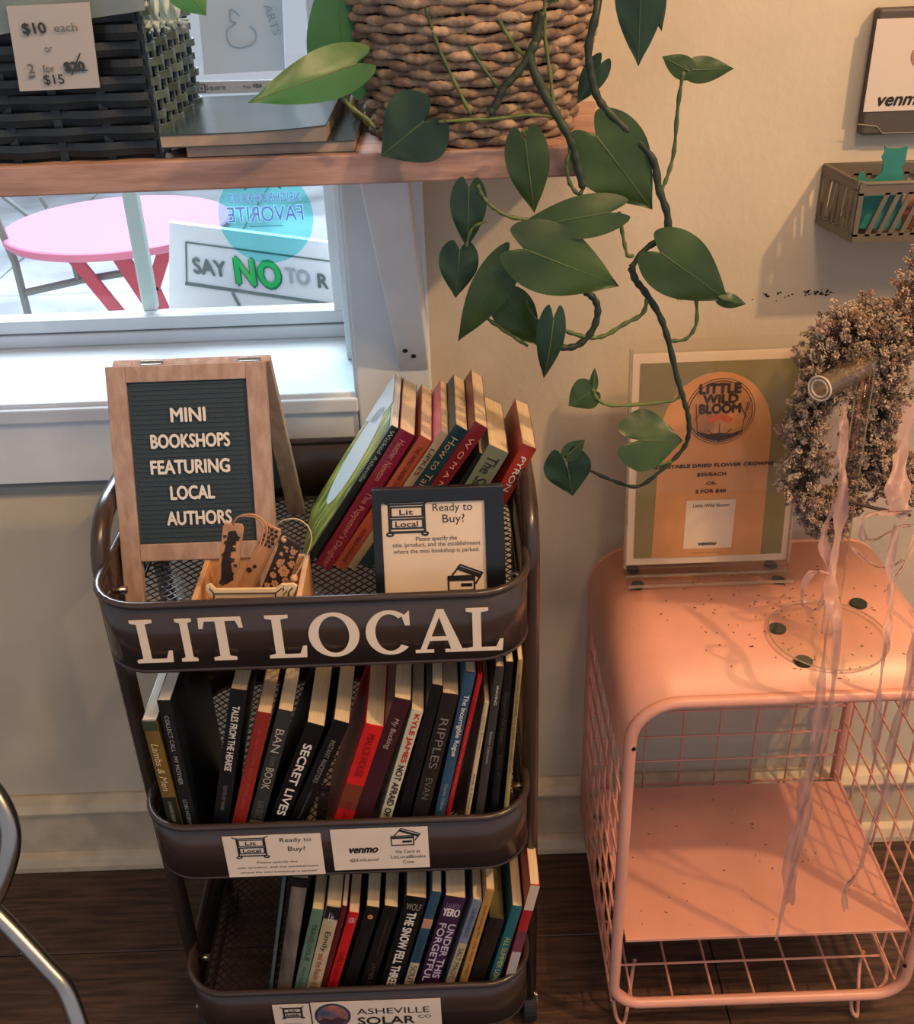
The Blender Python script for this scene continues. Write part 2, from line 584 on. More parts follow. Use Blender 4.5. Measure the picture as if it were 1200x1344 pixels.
text('FAVORITE', dc + V((0, -.001, .004)), X_, Z_, .104, .021, M_lil, t, mirror=True, bold=.04)
MB().box(dc + V((-.024, -.0012, -.0135)), dc + V((.022, -.0005, -.0125))).build('rule', M_deep, t)
# flyer and card-payment sign seen above the shelf
t = root('window_flyer', 'pale blue flyer with a faint looped drawing taped to the window', 'flyer', (-0.25, 0.20, 1.19))
c4 = [at(q[0], q[1], y=.200) for q in ((268, 98), (374, 92), (368, -60), (255, -50))]
MB().prism(c4, (0, 0.001, 0)).build('sheet', mat('pale_blue_sheet', (196, 214, 226), 0.6), t)
M_fl = mat('faint_blue_line', (150, 176, 190), 0.6)
lp = smooth_path([at(q[0], q[1], y=.1985) for q in ((315, 20), (303, 12), (303, 27), (310, 30), (298, 40), (302, 58), (318, 62), (334, 55), (336, 42), (328, 34))], 6)
MB().tube(lp, 0.0008, 5).build('loop_drawing', M_fl, t)
text('Y ARTS', at(355, 18, y=.1985), V((.25, 0, -.97)), V((.97, 0, .25)), .05, .010, M_fl, t)
t = root('card_payment_sign', 'small grey card payment strip on the window behind the shelf books', 'sign', (-0.24, 0.16, 1.15))
a0, a1, a2, a3 = [at(q[0], q[1], y=.197) for q in ((256, 124), (402, 120), (400, 104), (256, 107))]
MB().prism([a0, a1, a2, a3], (0, 0.003, 0)).build('panel', mat('light_grey_panel', (168, 170, 172), 0.5), t, bevel=0.001)
text('Square', at(283, 115.5, y=.1965), X_, Z_, .026, .008, mat('dark_grey_print', (70, 74, 80), .6), t)
text('Pay', at(325, 114.5, y=.1965), X_, Z_, .010, .0045, MATS['dark_grey_print'], t)
text('VISA', at(338, 112.5, y=.1965), X_, Z_, .012, .0045, MATS['dark_grey_print'], t, bold=.05, shear=.2)
q = at(264.5, 116, y=.1965)
b = MB()
for (dx, dz, ww, hh) in ((-.0045, 0, .0012, .009), (.0045, 0, .0012, .009), (0, .0045, .0102, .0012), (0, -.0045, .0102, .0012), (0, 0, .003, .003)):
    b.box(q + V((dx - ww / 2, -.0006, dz - hh / 2)), q + V((dx + ww / 2, 0, dz + hh / 2)))
b.build('square_mark', MATS['dark_grey_print'], t)

# ------------------------------------------------------------------ shelf and bracket
M_shelf = mat('reddish_pine', (186, 148, 134), 0.5, rgb2=(160, 124, 110), vscale=7, stretch=(2, 16, 16), bump=0.2, bscale=30)
SZ = 1.18
t = root('wall_shelf', 'long reddish wooden shelf board crossing the window', 'shelf', (-0.6, -0.12, 1.152))
b = MB()
b.prism([(-1.6, -0.25, 1.152), (0.142, -0.25, 1.152), (0.176, -0.002, 1.152), (-0.0265, -0.002, 1.152), (-0.0265, -0.022, 1.152), (-1.6, -0.022, 1.152)], (0, 0, 0.028))
b.build('board', M_shelf, t, bevel=0.002)
# bracket brace
t = root('shelf_bracket', 'white painted diagonal wooden brace under the shelf', 'bracket', (-0.05, -0.03, 0.867))
O = at(525, 480, y=-.021)
O2 = at(563, 478, y=-.021)
T0, T1 = at(470, 243, y=-.19), at(535, 243, y=-.19)
Tb, Bb = V((T0.x, -0.02, 0)), None
T0.z = T1.z = 1.1515
O.z = O2.z = 0.868
vs = [O, O2, T1, T0, V((O.x, -.0205, .868 + .06)), V((O2.x, -.0205, .868 + .06)), V((T1.x, -.12, 1.1515)), V((T0.x, -.12, 1.1515))]
b = MB().add(vs, [(0, 1, 2, 3), (0, 4, 5, 1), (4, 7, 6, 5), (0, 3, 7, 4), (1, 5, 6, 2), (3, 2, 6, 7)])
b.build('brace', M_white, t, bevel=0.002)
n = (O2 - O).cross(T0 - O).normalized()
if n.y > 0: n = -n
for q in ((532, 460), (543, 467)):
    p = onp(q[0], q[1], O, n)
    MB().cyl(p - n * 0.001, p + n * 0.0012, 0.0032, 12).build('screw', M_ink, t)

# ------------------------------------------------------------------ books lying on the shelf
M_page = mat('cream_page_edges', (228, 204, 166), 0.75, rgb2=(216, 190, 152), vscale=60, stretch=(12, 0.4, 0.4), bump=0.12, bscale=80)
M_pageW = mat('white_page_edges', (234, 226, 212), 0.75, rgb2=(218, 208, 190), vscale=60, stretch=(12, 0.4, 0.4), bump=0.12, bscale=80)
M_gloss = mat('dark_gloss_cover', (52, 66, 64), 0.18, vary=0.2, vscale=12)


def flat_book(label, x0, x1, y0, y1, z0, z1, curl):
    t = root('paperback_book', label, 'book', ((x0 + x1) / 2, (y0 + y1) / 2, z0), 'paperbacks lying on the shelf')
    n = 10

    def sheet(mb, za, zb, inset):
        for i in range(n):
            for (u0, u1) in (((i) / n, (i + 1) / n),):
                xa, xb = x0 + inset + (x1 - x0 - 2 * inset) * u0, x0 + inset + (x1 - x0 - 2 * inset) * u1
                ca, cb = curl * u0 ** 4, curl * u1 ** 4
                vs = [V((xa, y0 + inset, za + ca * (za - z0) / (z1 - z0))), V((xb, y0 + inset, za + cb * (za - z0) / (z1 - z0))), V((xb, y1 - inset, za + cb * (za - z0) / (z1 - z0))), V((xa, y1 - inset, za + ca * (za - z0) / (z1 - z0)))]
                vt = [V((v.x, v.y, zb + (ca if k in (0, 3) else cb) * (zb - z0) / (z1 - z0))) for k, v in enumerate(vs)]
                fs = [(0, 3, 2, 1), (4, 5, 6, 7), (0, 1, 5, 4), (2, 3, 7, 6)]
                if i == 0: fs.append((3, 0, 4, 7))
                if i == n - 1: fs.append((1, 2, 6, 5))
                mb.add(vs + vt, fs)
        return mb
    sheet(MB(), z0, z0 + 0.0008, 0).build('cover', M_gloss, t)
    sheet(MB(), z0 + 0.0008, z1 - 0.0008, 0.001).build('page_block', mat('brownish_page_edges', (172, 150, 132), .75, vary=.05, vscale=60), t)
    sheet(MB(), z1 - 0.0008, z1, 0).build('cover', M_gloss, t)
    return t


flat_book('lower of two paperbacks stacked on the shelf, mostly covered', -0.242, -0.083, -0.240, -0.03, SZ, SZ + 0.0105, 0)
flat_book('glossy dark paperback on top of another on the shelf, corner curling', -0.263, -0.108, -0.247, -0.022, SZ + 0.0108, SZ + 0.0225, 0.004)

# ------------------------------------------------------------------ black woven basket with price tag
M_bw = mat('black_woven_strip', (30, 38, 42), 0.35, vary=0.3, vscale=30)
M_bw2 = mat('black_woven_strip_backlit', (92, 108, 104), 0.4, vary=0.3, vscale=30)  # black weave lightened to grey-green: window backlight put into the colour
t = root('woven_hamper', 'black woven basket with handwritten price card on the shelf', 'basket', (-0.5, -0.13, SZ))
BX0, BX1, BY0, BY1, BZ1 = -0.80, -0.268, -0.238, -0.045, 1.345
rows = 11
for k in range(rows):
    z = SZ + 0.004 + k * 0.0142
    pts = []
    m_ = 96
    for i in range(m_):
        u = i / (m_ - 1)
        xx = BX0 + (BX1 - BX0) * u
        off = 0.0035 * math.sin(u * PI * 15 + (k % 2) * PI)
        pts.append((xx, BY0 + off))
    b = MB()
    vs, fs = [], []
    for (xx, yy) in pts:
        vs += [V((xx, yy, z)), V((xx, yy - 0.0016, z + 0.0062)), V((xx, yy, z + 0.0125)), V((xx, yy + 0.002, z + 0.0062))]
    for i in range(m_ - 1):
        for j in range(4):
            fs.append((i * 4 + j, (i + 1) * 4 + j, (i + 1) * 4 + (j + 1) % 4, i * 4 + (j + 1) % 4))
    b.add(vs, fs).build('weave_strip', M_bw, t)
for k in range(9):      # open lattice on the right side
    z = SZ + 0.006 + k * 0.0145
    pts = [V((BX1 + 0.004 + 0.004 * math.sin(i * PI / 3 + (k % 2) * PI), BY0 + (BY1 - BY0) * i / 24, z)) for i in range(25)]
    b = MB()
    for i in range(24):
        a, c = pts[i], pts[i + 1]
        b.obox(a, c - a, V((0.002, 0, 0)), V((0, 0, 0.0068)))
    b.build('weave_strip', M_bw2, t)
for i in range(13):
    yy = BY0 + 0.006 + (BY1 - BY0 - 0.012) * i / 7
    if i < 8: MB().box((BX1 + 0.001, yy - 0.003, SZ), (BX1 + 0.0045, yy + 0.003, SZ + 0.136)).build('stake', M_bw2, t, bevel=0.0008)
    if i % 1 == 0:
        xx = BX0 + (BX1 - BX0) * i / 12
        MB().box((xx - 0.004, BY0 + 0.002, SZ), (xx + 0.004, BY0 + 0.006, BZ1)).build('stake', M_bw, t)
MB().box((BX0, BY0 + 0.006, SZ), (BX1 - 0.0, BY0 + 0.010, BZ1)).build('lining', mat('black_lining', (16, 20, 22), 0.8), t)
MB().box((BX0, BY0 + 0.01, SZ + 0.0005), (BX1, BY1, SZ + 0.004)).build('bottom', M_bw, t)
MB().box((BX0, BY1, SZ), (BX1, BY1 + 0.004, BZ1)).build('back_panel', M_bw, t)
MB().tube([(BX1 + 0.004, BY0, SZ + 0.136), (BX1 + 0.004, BY1, SZ + 0.136)], 0.004, 8).build('rim', M_bw2, t)
# cloth wrap draped over the basket
M_wrap = mat('sheer_grey_wrap', (150, 166, 164), 0.4, sheer=0.35, bump=0.6, bscale=18)
nx, nz = 40, 12
vs, fs = [], []
for j in range(nz + 1):
    v = j / nz
    for i in range(nx + 1):
        u = i / nx
        x_ = -0.80 + 0.545 * u
        z_ = 1.42 - 0.135 * v + 0.006 * math.sin(u * 9) * v - 0.0 + 0.02 * (u ** 6) * v
        y_ = BY0 - 0.008 - 0.006 * math.sin(u * 31 + v * 2) * (0.4 + v) * 0.6
        vs.append((x_, y_, z_))
for j in range(nz):
    for i in range(nx):
        a = j * (nx + 1) + i
        fs.append((a, a + nx + 1, a + nx + 2, a + 1))
tag(MB().add(vs, fs).build('sheer_wrap', M_wrap, smooth=True), 'sheer greyish wrap draped over the top of the black woven basket', 'cloth')
# tuft at the corner
b = MB()
for i in range(26):
    u = i / 25
    a = at(176 + u * 60, -12, y=-.2 + .012 * math.sin(i * 2.1))
    b.tube(smooth_path([a, at(182 + u * 52, 14 + 4 * math.sin(i * 1.3), y=-.212 + .006 * math.sin(i)), at(186 + u * 50 + 4 * math.sin(i * 2), 28, y=-.215), at(172 + u * 76, 44 - 14 * u + 5 * math.sin(i * 1.7), y=-.222)], 5), [0.0016 + .0008 * math.sin(j * .7 + i) for j in range(16)], 5)
tag(b.build('gathered_wrap', mat('pale_gauze', (196, 212, 208), 0.6, sheer=0.3), smooth=True), 'gathered pale gauze bunched at the right corner of the black basket', 'cloth')
t = root('price_card', 'handwritten white card reading $10 each or 2 for $15', 'card', (-0.34, -0.252, 1.245))
c4 = [at(q[0], q[1], y=-.252) for q in ((8, 8), (117, 3), (131, 115), (26, 120))]
MB().prism(c4, (0, 0.0012, 0)).build('sheet', mat('white_card', (178, 172, 166), 0.35), t)
M_pen = mat('dark_pen', (48, 58, 64), 0.6)
M_pen2 = mat('faded_pen', (92, 100, 104), 0.6)
for s, cx, cy, wpx, hpx, m, bd in (('$10', 45, 38, 30, 14, M_pen, .05), ('each', 86, 36, 30, 10, M_pen2, 0), ('or', 64, 65, 10, 6, M_pen2, 0), ('2', 41, 90, 8, 11, M_pen2, .03), ('for', 64, 90, 15, 9, M_pen2, .02),
                                   ('$20', 98, 88, 26, 12, M_pen, .09), ('$15', 71, 105, 27, 13, M_pen, .02)):
    text(s, at(cx, cy, y=-.2535), V((1, 0, .0)), V((-.05, 0, 1)), wpx * .00067, hpx * .00069, m, t, bold=bd)
MB().tube([at(87, 92, y=-.2535), at(115, 92, y=-.2535)], .0006, 5).build('strike', M_pen, t)
MB().tube([at(94, 98, y=-.2535), at(105, 70, y=-.2535)], .0006, 5).build('strike', M_pen, t)
MB().tube([at(38, 101, y=-.2535), at(46, 100, y=-.2535)], .0008, 5).build('underline', M_pen2, t)

# ------------------------------------------------------------------ woven planter
M_rope = mat('natural_seagrass', (178, 150, 122), 0.8, rgb2=(126, 100, 80), vscale=55, bump=0.8, bscale=160)
M_rope2 = mat('natural_seagrass_dark', (150, 124, 100), 0.8, rgb2=(104, 82, 66), vscale=55, bump=0.8, bscale=160)
PC = V((0.030, -0.143, SZ))
t = root('woven_planter', 'natural twisted seagrass planter basket on the wooden shelf', 'planter', PC)
NR = 27
for k in range(NR):
    z = 0.005 + k * 0.0076
    u = k / NR
    r = 0.098 + 0.026 * math.sin(min(1.0, u * 1.25) * PI / 2) - 0.006 * max(0, u - 0.7)
    n = 252
    pts, rs = [], []
    for i in range(n):
        a = 2 * PI * i / n
        ph = a * 18 + (k % 2) * PI + .3 * math.sin(k * 2.1)
        rr = r + 0.0024 * math.sin(ph) + random.uniform(-.0005, .0005)
        pts.append(PC + V((rr * math.cos(a), rr * math.sin(a), z + 0.0012 * math.sin(ph * 0.5 + k))))
        rs.append(0.0042 + 0.0005 * math.sin(ph) + 0.0004 * math.sin(ph * 5 + k) + random.uniform(-.0002, .0002))
    MB().tube(pts, rs, 7, closed=True).build('weave_row', M_rope if k % 3 else M_rope2, t, smooth=True)
MB().lathe(PC, [(0.094, 0.001), (0.096, 0.02), (0.118, 0.12), (0.119, 0.2)], 48).build('liner', mat('dark_liner', (58, 46, 38), 0.9), t)
for s in (-1,):
    pts = smooth_path([at(470, 118, y=-.10), at(464, 140, y=-.12), at(476, 158, y=-.13), at(492, 168, y=-.14)], 6)
    MB().tube(pts, 0.0045, 7).build('side_handle', M_rope, t, smooth=True)

# ------------------------------------------------------------------ pothos
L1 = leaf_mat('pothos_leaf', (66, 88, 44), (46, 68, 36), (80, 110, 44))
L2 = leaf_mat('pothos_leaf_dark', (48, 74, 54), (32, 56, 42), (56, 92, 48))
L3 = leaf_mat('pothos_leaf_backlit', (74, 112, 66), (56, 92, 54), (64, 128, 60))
M_stem = mat('green_stem', (98, 112, 56), 0.5, rgb2=(66, 84, 46), vscale=20)
M_vine = mat('dark_vine', (52, 62, 42), 0.55, rgb2=(36, 44, 32), vscale=20)
plant = root('pothos_plant', 'trailing green pothos with heart-shaped leaves spilling from the woven planter', 'plant', PC + V((0, 0, 0.2)))


def leaf(base, tip, wpx, y, m, fold=0.25, droop=0.1, yt=None, roll=0.0, lobe=0.10, label=None):
    B = at(base[0], base[1], y=y)
    T = at(tip[0], tip[1], y=y if yt is None else yt)
    ax = T - B
    L = ax.length
    ax.normalize()
    view = (CAM - (B + T) * 0.5).normalized()
    sd = ax.cross(view).normalized()
    n = sd.cross(ax).normalized()
    sd, n = sd * math.cos(roll) + n * math.sin(roll), n * math.cos(roll) - sd * math.sin(roll)
    depth = (((B + T) * 0.5) - CAM).dot(FW)
    W = wpx * 0.5 * depth / FPX
    nv = 8
    oc = smooth_path([V((q[0], q[1], 0)) for q in ((lobe * .9, 0), (.02, .10), (-.05 - lobe * .3, .34), (-.02 - lobe * .2, .62), (.09, .88), (.25, 1.0), (.42, .96), (.60, .76), (.77, .47), (.90, .19), (1, 0))], 3)
    nu = len(oc) - 1
    vs, fs = [], []
    m0 = lobe * .9
    for i in range(nu + 1):
        t_ = i / nu
        mx_ = m0 + (1 - m0) * t_
        for j in range(nv + 1):
            v = -1 + 2 * j / nv
            a_ = abs(v)
            u = mx_ * (1 - a_) + oc[i].x * a_
            h = oc[i].y * a_ * (1 if v > 0 else -1)
            p = B + ax * (u * L) + sd * (W * h) + n * (-fold * W * (abs(h) ** 1.3) * 0.8 - droop * L * (u - .3) ** 2 + 0.05 * W * a_ * math.sin(u * 11 + v * 3) + .03 * W * math.sin(u * 26) * a_ * (1 - a_))
            vs.append(p)
    for i in range(nu):
        for j in range(nv):
            a = i * (nv + 1) + j
            fs.append((a, a + 1, a + nv + 2, a + nv + 1))
    o = MB().add(vs, fs).build('leaf', m, plant, smooth=True, label=label)
    # midrib
    rib = [vs[i * (nv + 1) + nv // 2] + n * 0.0004 for i in range(0, nu)]
    MB().tube([p - n * 0.0003 for p in rib], [0.0006 * (1 - k / len(rib)) + 0.0002 for k in range(len(rib))], 5).build('midrib', MATS['green_stem'], o)
    return o


Y0 = -0.275
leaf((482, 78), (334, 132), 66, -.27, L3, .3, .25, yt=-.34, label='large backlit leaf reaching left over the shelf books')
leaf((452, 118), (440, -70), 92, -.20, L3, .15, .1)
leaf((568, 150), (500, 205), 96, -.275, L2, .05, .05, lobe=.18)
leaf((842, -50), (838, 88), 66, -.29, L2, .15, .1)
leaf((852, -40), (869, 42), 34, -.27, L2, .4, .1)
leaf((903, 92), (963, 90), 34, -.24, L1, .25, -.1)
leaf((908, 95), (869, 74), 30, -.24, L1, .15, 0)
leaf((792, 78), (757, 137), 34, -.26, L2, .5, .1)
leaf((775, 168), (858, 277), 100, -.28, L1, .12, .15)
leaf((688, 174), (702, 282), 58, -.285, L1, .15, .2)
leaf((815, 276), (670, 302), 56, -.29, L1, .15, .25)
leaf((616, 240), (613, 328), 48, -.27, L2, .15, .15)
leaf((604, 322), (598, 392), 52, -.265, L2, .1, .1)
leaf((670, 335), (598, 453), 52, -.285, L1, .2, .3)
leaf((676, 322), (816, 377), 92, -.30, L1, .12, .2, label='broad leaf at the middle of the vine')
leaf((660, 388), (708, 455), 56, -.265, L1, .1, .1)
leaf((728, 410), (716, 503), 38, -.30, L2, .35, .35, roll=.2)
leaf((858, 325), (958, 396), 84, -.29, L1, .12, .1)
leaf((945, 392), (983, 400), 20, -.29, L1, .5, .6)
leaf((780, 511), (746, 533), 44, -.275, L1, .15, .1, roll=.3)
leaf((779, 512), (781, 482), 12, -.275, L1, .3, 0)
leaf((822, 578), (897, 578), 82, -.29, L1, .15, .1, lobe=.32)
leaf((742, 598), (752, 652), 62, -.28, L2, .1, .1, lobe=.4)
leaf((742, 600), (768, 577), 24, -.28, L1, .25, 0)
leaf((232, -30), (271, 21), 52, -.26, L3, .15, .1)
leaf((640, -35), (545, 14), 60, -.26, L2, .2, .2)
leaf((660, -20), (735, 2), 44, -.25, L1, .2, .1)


def vine(pts, r, m, name='vine', y=Y0, r2=None):
    P = [at(p[0], p[1], y=p[2] if len(p) > 2 else y) for p in pts]
    P = smooth_path(P, 6)
    n = len(P)
    MB().tube(P, [r + ((r2 or r) - r) * i / (n - 1) + 0.0005 * math.sin(i * 1.7) for i in range(n)], 7).build(name, m, plant, smooth=True)


vine([(700, -30, -.2), (705, 45, -.268), (696, 76), (714, 121), (732, 153), (750, 185), (758, 215), (766, 245)], .0042, M_vine)
vine([(784, -30, -.25), (784, 10), (773, 60), (776, 95), (784, 126), (800, 148), (832, 180), (858, 211), (865, 247), (876, 280), (877, 311)], .0036, M_vine)
vine([(829, 351), (835, 368), (847, 383), (866, 414), (877, 445), (889, 495), (898, 525), (904, 548), (904, 571), (896, 590), (873, 613), (839, 638), (808, 632), (770, 615), (740, 598)], .0037, M_vine, r2=.0016)
vine([(877, 311), (850, 325), (829, 351)], .003, M_vine)
vine([(712, 15), (702, 60), (680, 95), (662, 115), (650, 140), (640, 150)], .0036, M_vine)
for pts, r in (([(813, 278), (818, 310), (824, 335), (832, 335)], .0018), ([(914, 391), (914, 425), (900, 445), (878, 447)], .0018),
               ([(850, 392), (843, 412), (820, 425), (795, 440), (775, 443), (750, 437), (735, 430)], .0022),
               ([(768, 383), (780, 392), (785, 408), (778, 433), (760, 452), (740, 456), (724, 449), (715, 440)], .0034),
               ([(626, 404), (640, 418), (662, 434), (693, 454)], .0018), ([(690, 395), (700, 415), (712, 425)], .0014),
               ([(778, 510), (785, 524), (804, 532), (850, 530), (885, 525), (896, 515)], .0019),
               ([(847, 602), (860, 610), (880, 606), (890, 600)], .0017),
               ([(897, 94), (890, 140), (885, 198), (876, 232), (868, 250)], .0018),
               ([(627, 243), (634, 258), (647, 272), (668, 284), (694, 289)], .0019),
               ([(575, 160), (620, 157), (660, 155), (692, 151), (728, 153)], .0017),
               ([(750, 195), (744, 215), (748, 240), (760, 255), (766, 245)], .0019),
               ([(700, 172), (690, 172), (682, 178)], .0016),
               ([(444, 110), (455, 135), (480, 155), (492, 168)], .0022),
               ([(716, -20), (715, 40), (722, 95), (728, 150)], .0017),
               ([(560, 10, -.262), (575, 60, -.262), (598, 110, -.262), (618, 150, -.262)], .0018),
               ([(607, 10, -.262), (612, 50, -.262), (635, 90, -.262), (658, 118, -.262)], .0018),
               ([(646, 0, -.262), (660, 35, -.262), (680, 65, -.262), (690, 72, -.268)], .0022),
               ([(612, 325), (620, 300), (640, 290)], .0013), ([(672, 340), (690, 330), (700, 320)], .0013)):
    vine(pts, r, M_stem if r < .003 else M_vine, 'petiole')
MB().lathe(PC + V((0, 0, .185)), [(0.105, 0), (0.105, 0.006)], 32).build('soil', mat('potting_soil', (46, 34, 28), 0.95, bump=1, bscale=120), plant)

# ------------------------------------------------------------------ rolling cart
CX0, CX1, CY0, CY1 = -0.374, 0.071, -0.405, -0.045
RIMS = (0.786, 0.478, 0.182)
WH = 0.082


def rrect(x0, x1, y0, y1, r, n=8):
    out = []
    for (cx, cy, a0) in ((x1 - r, y1 - r, 0), (x0 + r, y1 - r, 90), (x0 + r, y0 + r, 180), (x1 - r, y0 + r, 270)):
        for k in range(n + 1):
            a = math.radians(a0 + 90 * k / n)
            out.append((cx + r * math.cos(a), cy + r * math.sin(a)))
    return out


cart = root('rolling_cart', 'three-tier dark bronze metal cart filled with books', 'cart', ((CX0 + CX1) / 2, (CY0 + CY1) / 2, 0))
BASK = []
for k, rz in enumerate(RIMS):
    o1 = rrect(CX0, CX1, CY0, CY1, 0.055)
    i1 = rrect(CX0 + .0015, CX1 - .0015, CY0 + .0015, CY1 - .0015, 0.0535)
    n = len(o1)
    vs = [V((x, y, rz)) for x, y in o1] + [V((x, y, rz - WH)) for x, y in o1] + [V((x, y, rz)) for x, y in i1] + [V((x, y, rz - WH)) for x, y in i1]
    fs = []
    for i in range(n):
        j = (i + 1) % n
        fs += [(i, n + i, n + j, j), (2 * n + i, 2 * n + j, 3 * n + j, 3 * n + i), (n + i, 3 * n + i, 3 * n + j, n + j), (i, j, 2 * n + j, 2 * n + i)]
    bk = MB().add(vs, fs).build('basket_wall', M_cart, cart, smooth=False)
    for p_ in bk.data.polygons: p_.use_smooth = True
    BASK.append(bk)
    MB().tube([V((x, y, rz)) for x, y in rrect(CX0 + .0005, CX1 - .0005, CY0 + .0005, CY1 - .0005, 0.0545)], 0.0042, 8, closed=True).build('rim', M_cart, bk, smooth=True)
    MB().tube([V((x, y, rz - WH)) for x, y in rrect(CX0 + .002, CX1 - .002, CY0 + .002, CY1 - .002, 0.053)], 0.003, 6, closed=True).build('bottom_bead', M_cart, bk, smooth=True)
    # diamond mesh floor
    z = rz - WH + 0.004
    b = MB()
    cell = 0.0125
    x0, x1, y0, y1 = CX0 + .004, CX1 - .004, CY0 + .004, CY1 - .004
    kx = 1.0
    c = x0 - (y1 - y0)
    while c < x1 + (y1 - y0):
        for s in (1, -1):
            # line x = c' + s*(y-y0)
            cc = c if s == 1 else c + (y1 - y0)
            ya, yb = y0, y1
            xa, xb = cc, cc + s * (y1 - y0)
            # clip
            pts = []
            for (px_, py_) in ((xa, ya), (xb, yb)):
                if px_ < x0: py_ = y0 + s * (x0 - cc); px_ = x0
                if px_ > x1: py_ = y0 + s * (x1 - cc); px_ = x1
                pts.append((px_, py_))
            (xa, ya), (xb, yb) = pts
            A_, B_ = V((xa, ya, 0)), V((xb, yb, 0))
            def ins(p):
                r_ = .052
                dx = max(x0 + r_ - p.x, p.x - (x1 - r_), 0); dy = max(y0 + r_ - p.y, p.y - (y1 - r_), 0)
                return dx * dx + dy * dy <= r_ * r_
            if (B_ - A_).length < .006: continue
            st = (B_ - A_) / 60
            kA = 0
            while kA < 60 and not ins(A_): A_ = A_ + st; kA += 1
            while kA < 60 and not ins(B_): B_ = B_ - st; kA += 1
            if kA >= 58: continue
            xa, ya, xb, yb = A_.x, A_.y, B_.x, B_.y
            if abs(xb - xa) < 0.004 or not (y0 - 1e-6 <= ya <= y1 + 1e-6 and y0 - 1e-6 <= yb <= y1 + 1e-6): continue
            for q in (0,):
                b.tube([(xa, ya, z + (.0004 * s)), (xb, yb, z + (.0004 * s))], 0.00085, 4)
        c += cell
    b.build('mesh_floor', M_cart, bk, kind='stuff')
# posts / handles
for sx, xx in ((-1, CX0 - 0.006), (1, CX1 + 0.006)):
    yf, yb = CY0 + 0.083, CY1 - 0.083
    pts = [V((xx, yf, 0.05)), V((xx, yf, 0.40)), V((xx, yf, 0.765))]
    rr = 0.06
    for a in range(0, 91, 15):
        pts.append(V((xx, yf + rr - rr * math.cos(math.radians(a)), 0.765 + rr * math.sin(math.radians(a)))))
    for a in range(90, -1, -15):
        pts.append(V((xx, yb - rr + rr * math.cos(math.radians(a)), 0.765 + rr * math.sin(math.radians(a)))))
    pts += [V((xx, yb, 0.765)), V((xx, yb, 0.40)), V((xx, yb, 0.05))]
    MB().tube(pts, 0.0098, 16, flat=1.35).build('handle_post', M_cart, cart, smooth=True)
    MB().box((xx - .010, yf, 0.045), (xx + .010, yb, 0.060)).build('foot_rail', M_cart, cart, bevel=.004)
    for rz in RIMS:
        for yy in (yf, yb):
            MB().cyl((xx - sx * .022, yy, rz - .035), (xx - sx * .004, yy, rz - .035), 0.0045, 10).build('bolt', M_steel, cart, smooth=True)
            MB().ball((xx + sx * .007, yy, rz - .035), 0.003).build('bolt_cap', M_steel, cart, smooth=True)
    for yy in (yf, yb):
        w_ = MB().cyl((xx - .009, yy, 0.024), (xx + .009, yy, 0.024), 0.024, 20).build('caster', mat('black_rubber', (24, 24, 24), .7), cart, bevel=.002)
        MB().box((xx - .012, yy - .008, 0.030), (xx + .012, yy + .008, 0.052)).build('caster_fork', M_steel, w_, bevel=.002)

# --- lettering LIT LOCAL (slab serif glyphs drawn as outlines)
M_vinyl = mat('cream_vinyl', (236, 214, 190), 0.5)


def glyph(ch):
    if ch == 'I':
        return [[(0.08, 0), (.92, 0), (.92, .07), (.70, .10), (.70, .90), (.92, .93), (.92, 1), (.08, 1), (.08, .93), (.30, .90), (.30, .10), (.08, .07)]]
    if ch == 'L':
        return [[(0, 0), (.97, 0), (1, .27), (.90, .27), (.80, .085), (.40, .085), (.40, .90), (.60, .93), (.60, 1), (0, 1), (0, .93), (.17, .90), (.17, .10), (0, .07)]]
    if ch == 'T':
        return [[(.24, 0), (.76, 0), (.76, .07), (.61, .10), (.61, .915), (.85, .915), (.91, .75), (1, .75), (.98, 1), (.02, 1), (0, .75), (.09, .75), (.15, .915), (.39, .915), (.39, .10), (.24, .07)]]
    if ch == 'A':
        return [[(0, 0), (.36, 0), (.36, .07), (0, .07)], [(.58, 0), (1, 0), (1, .07), (.58, .07)], [(.09, .06), (.21, .06), (.50, .86), (.44, 1)],
                [(.70, .06), (.92, .06), (.575, 1), (.44, 1)], [(.24, .28), (.66, .28), (.63, .37), (.27, .37)]]
    return []


def outline_ring(th0, th1, n, thick_side, thick_top):
    out, inn = [], []
    for i in range(n + 1):
        a = th0 + (th1 - th0) * i / n
        out.append((.5 + .5 * math.cos(a), .5 + .515 * math.sin(a)))
        inn.append((.5 + (.5 - thick_side) * math.cos(a), .5 + (.515 - thick_top) * math.sin(a)))
    return out, inn


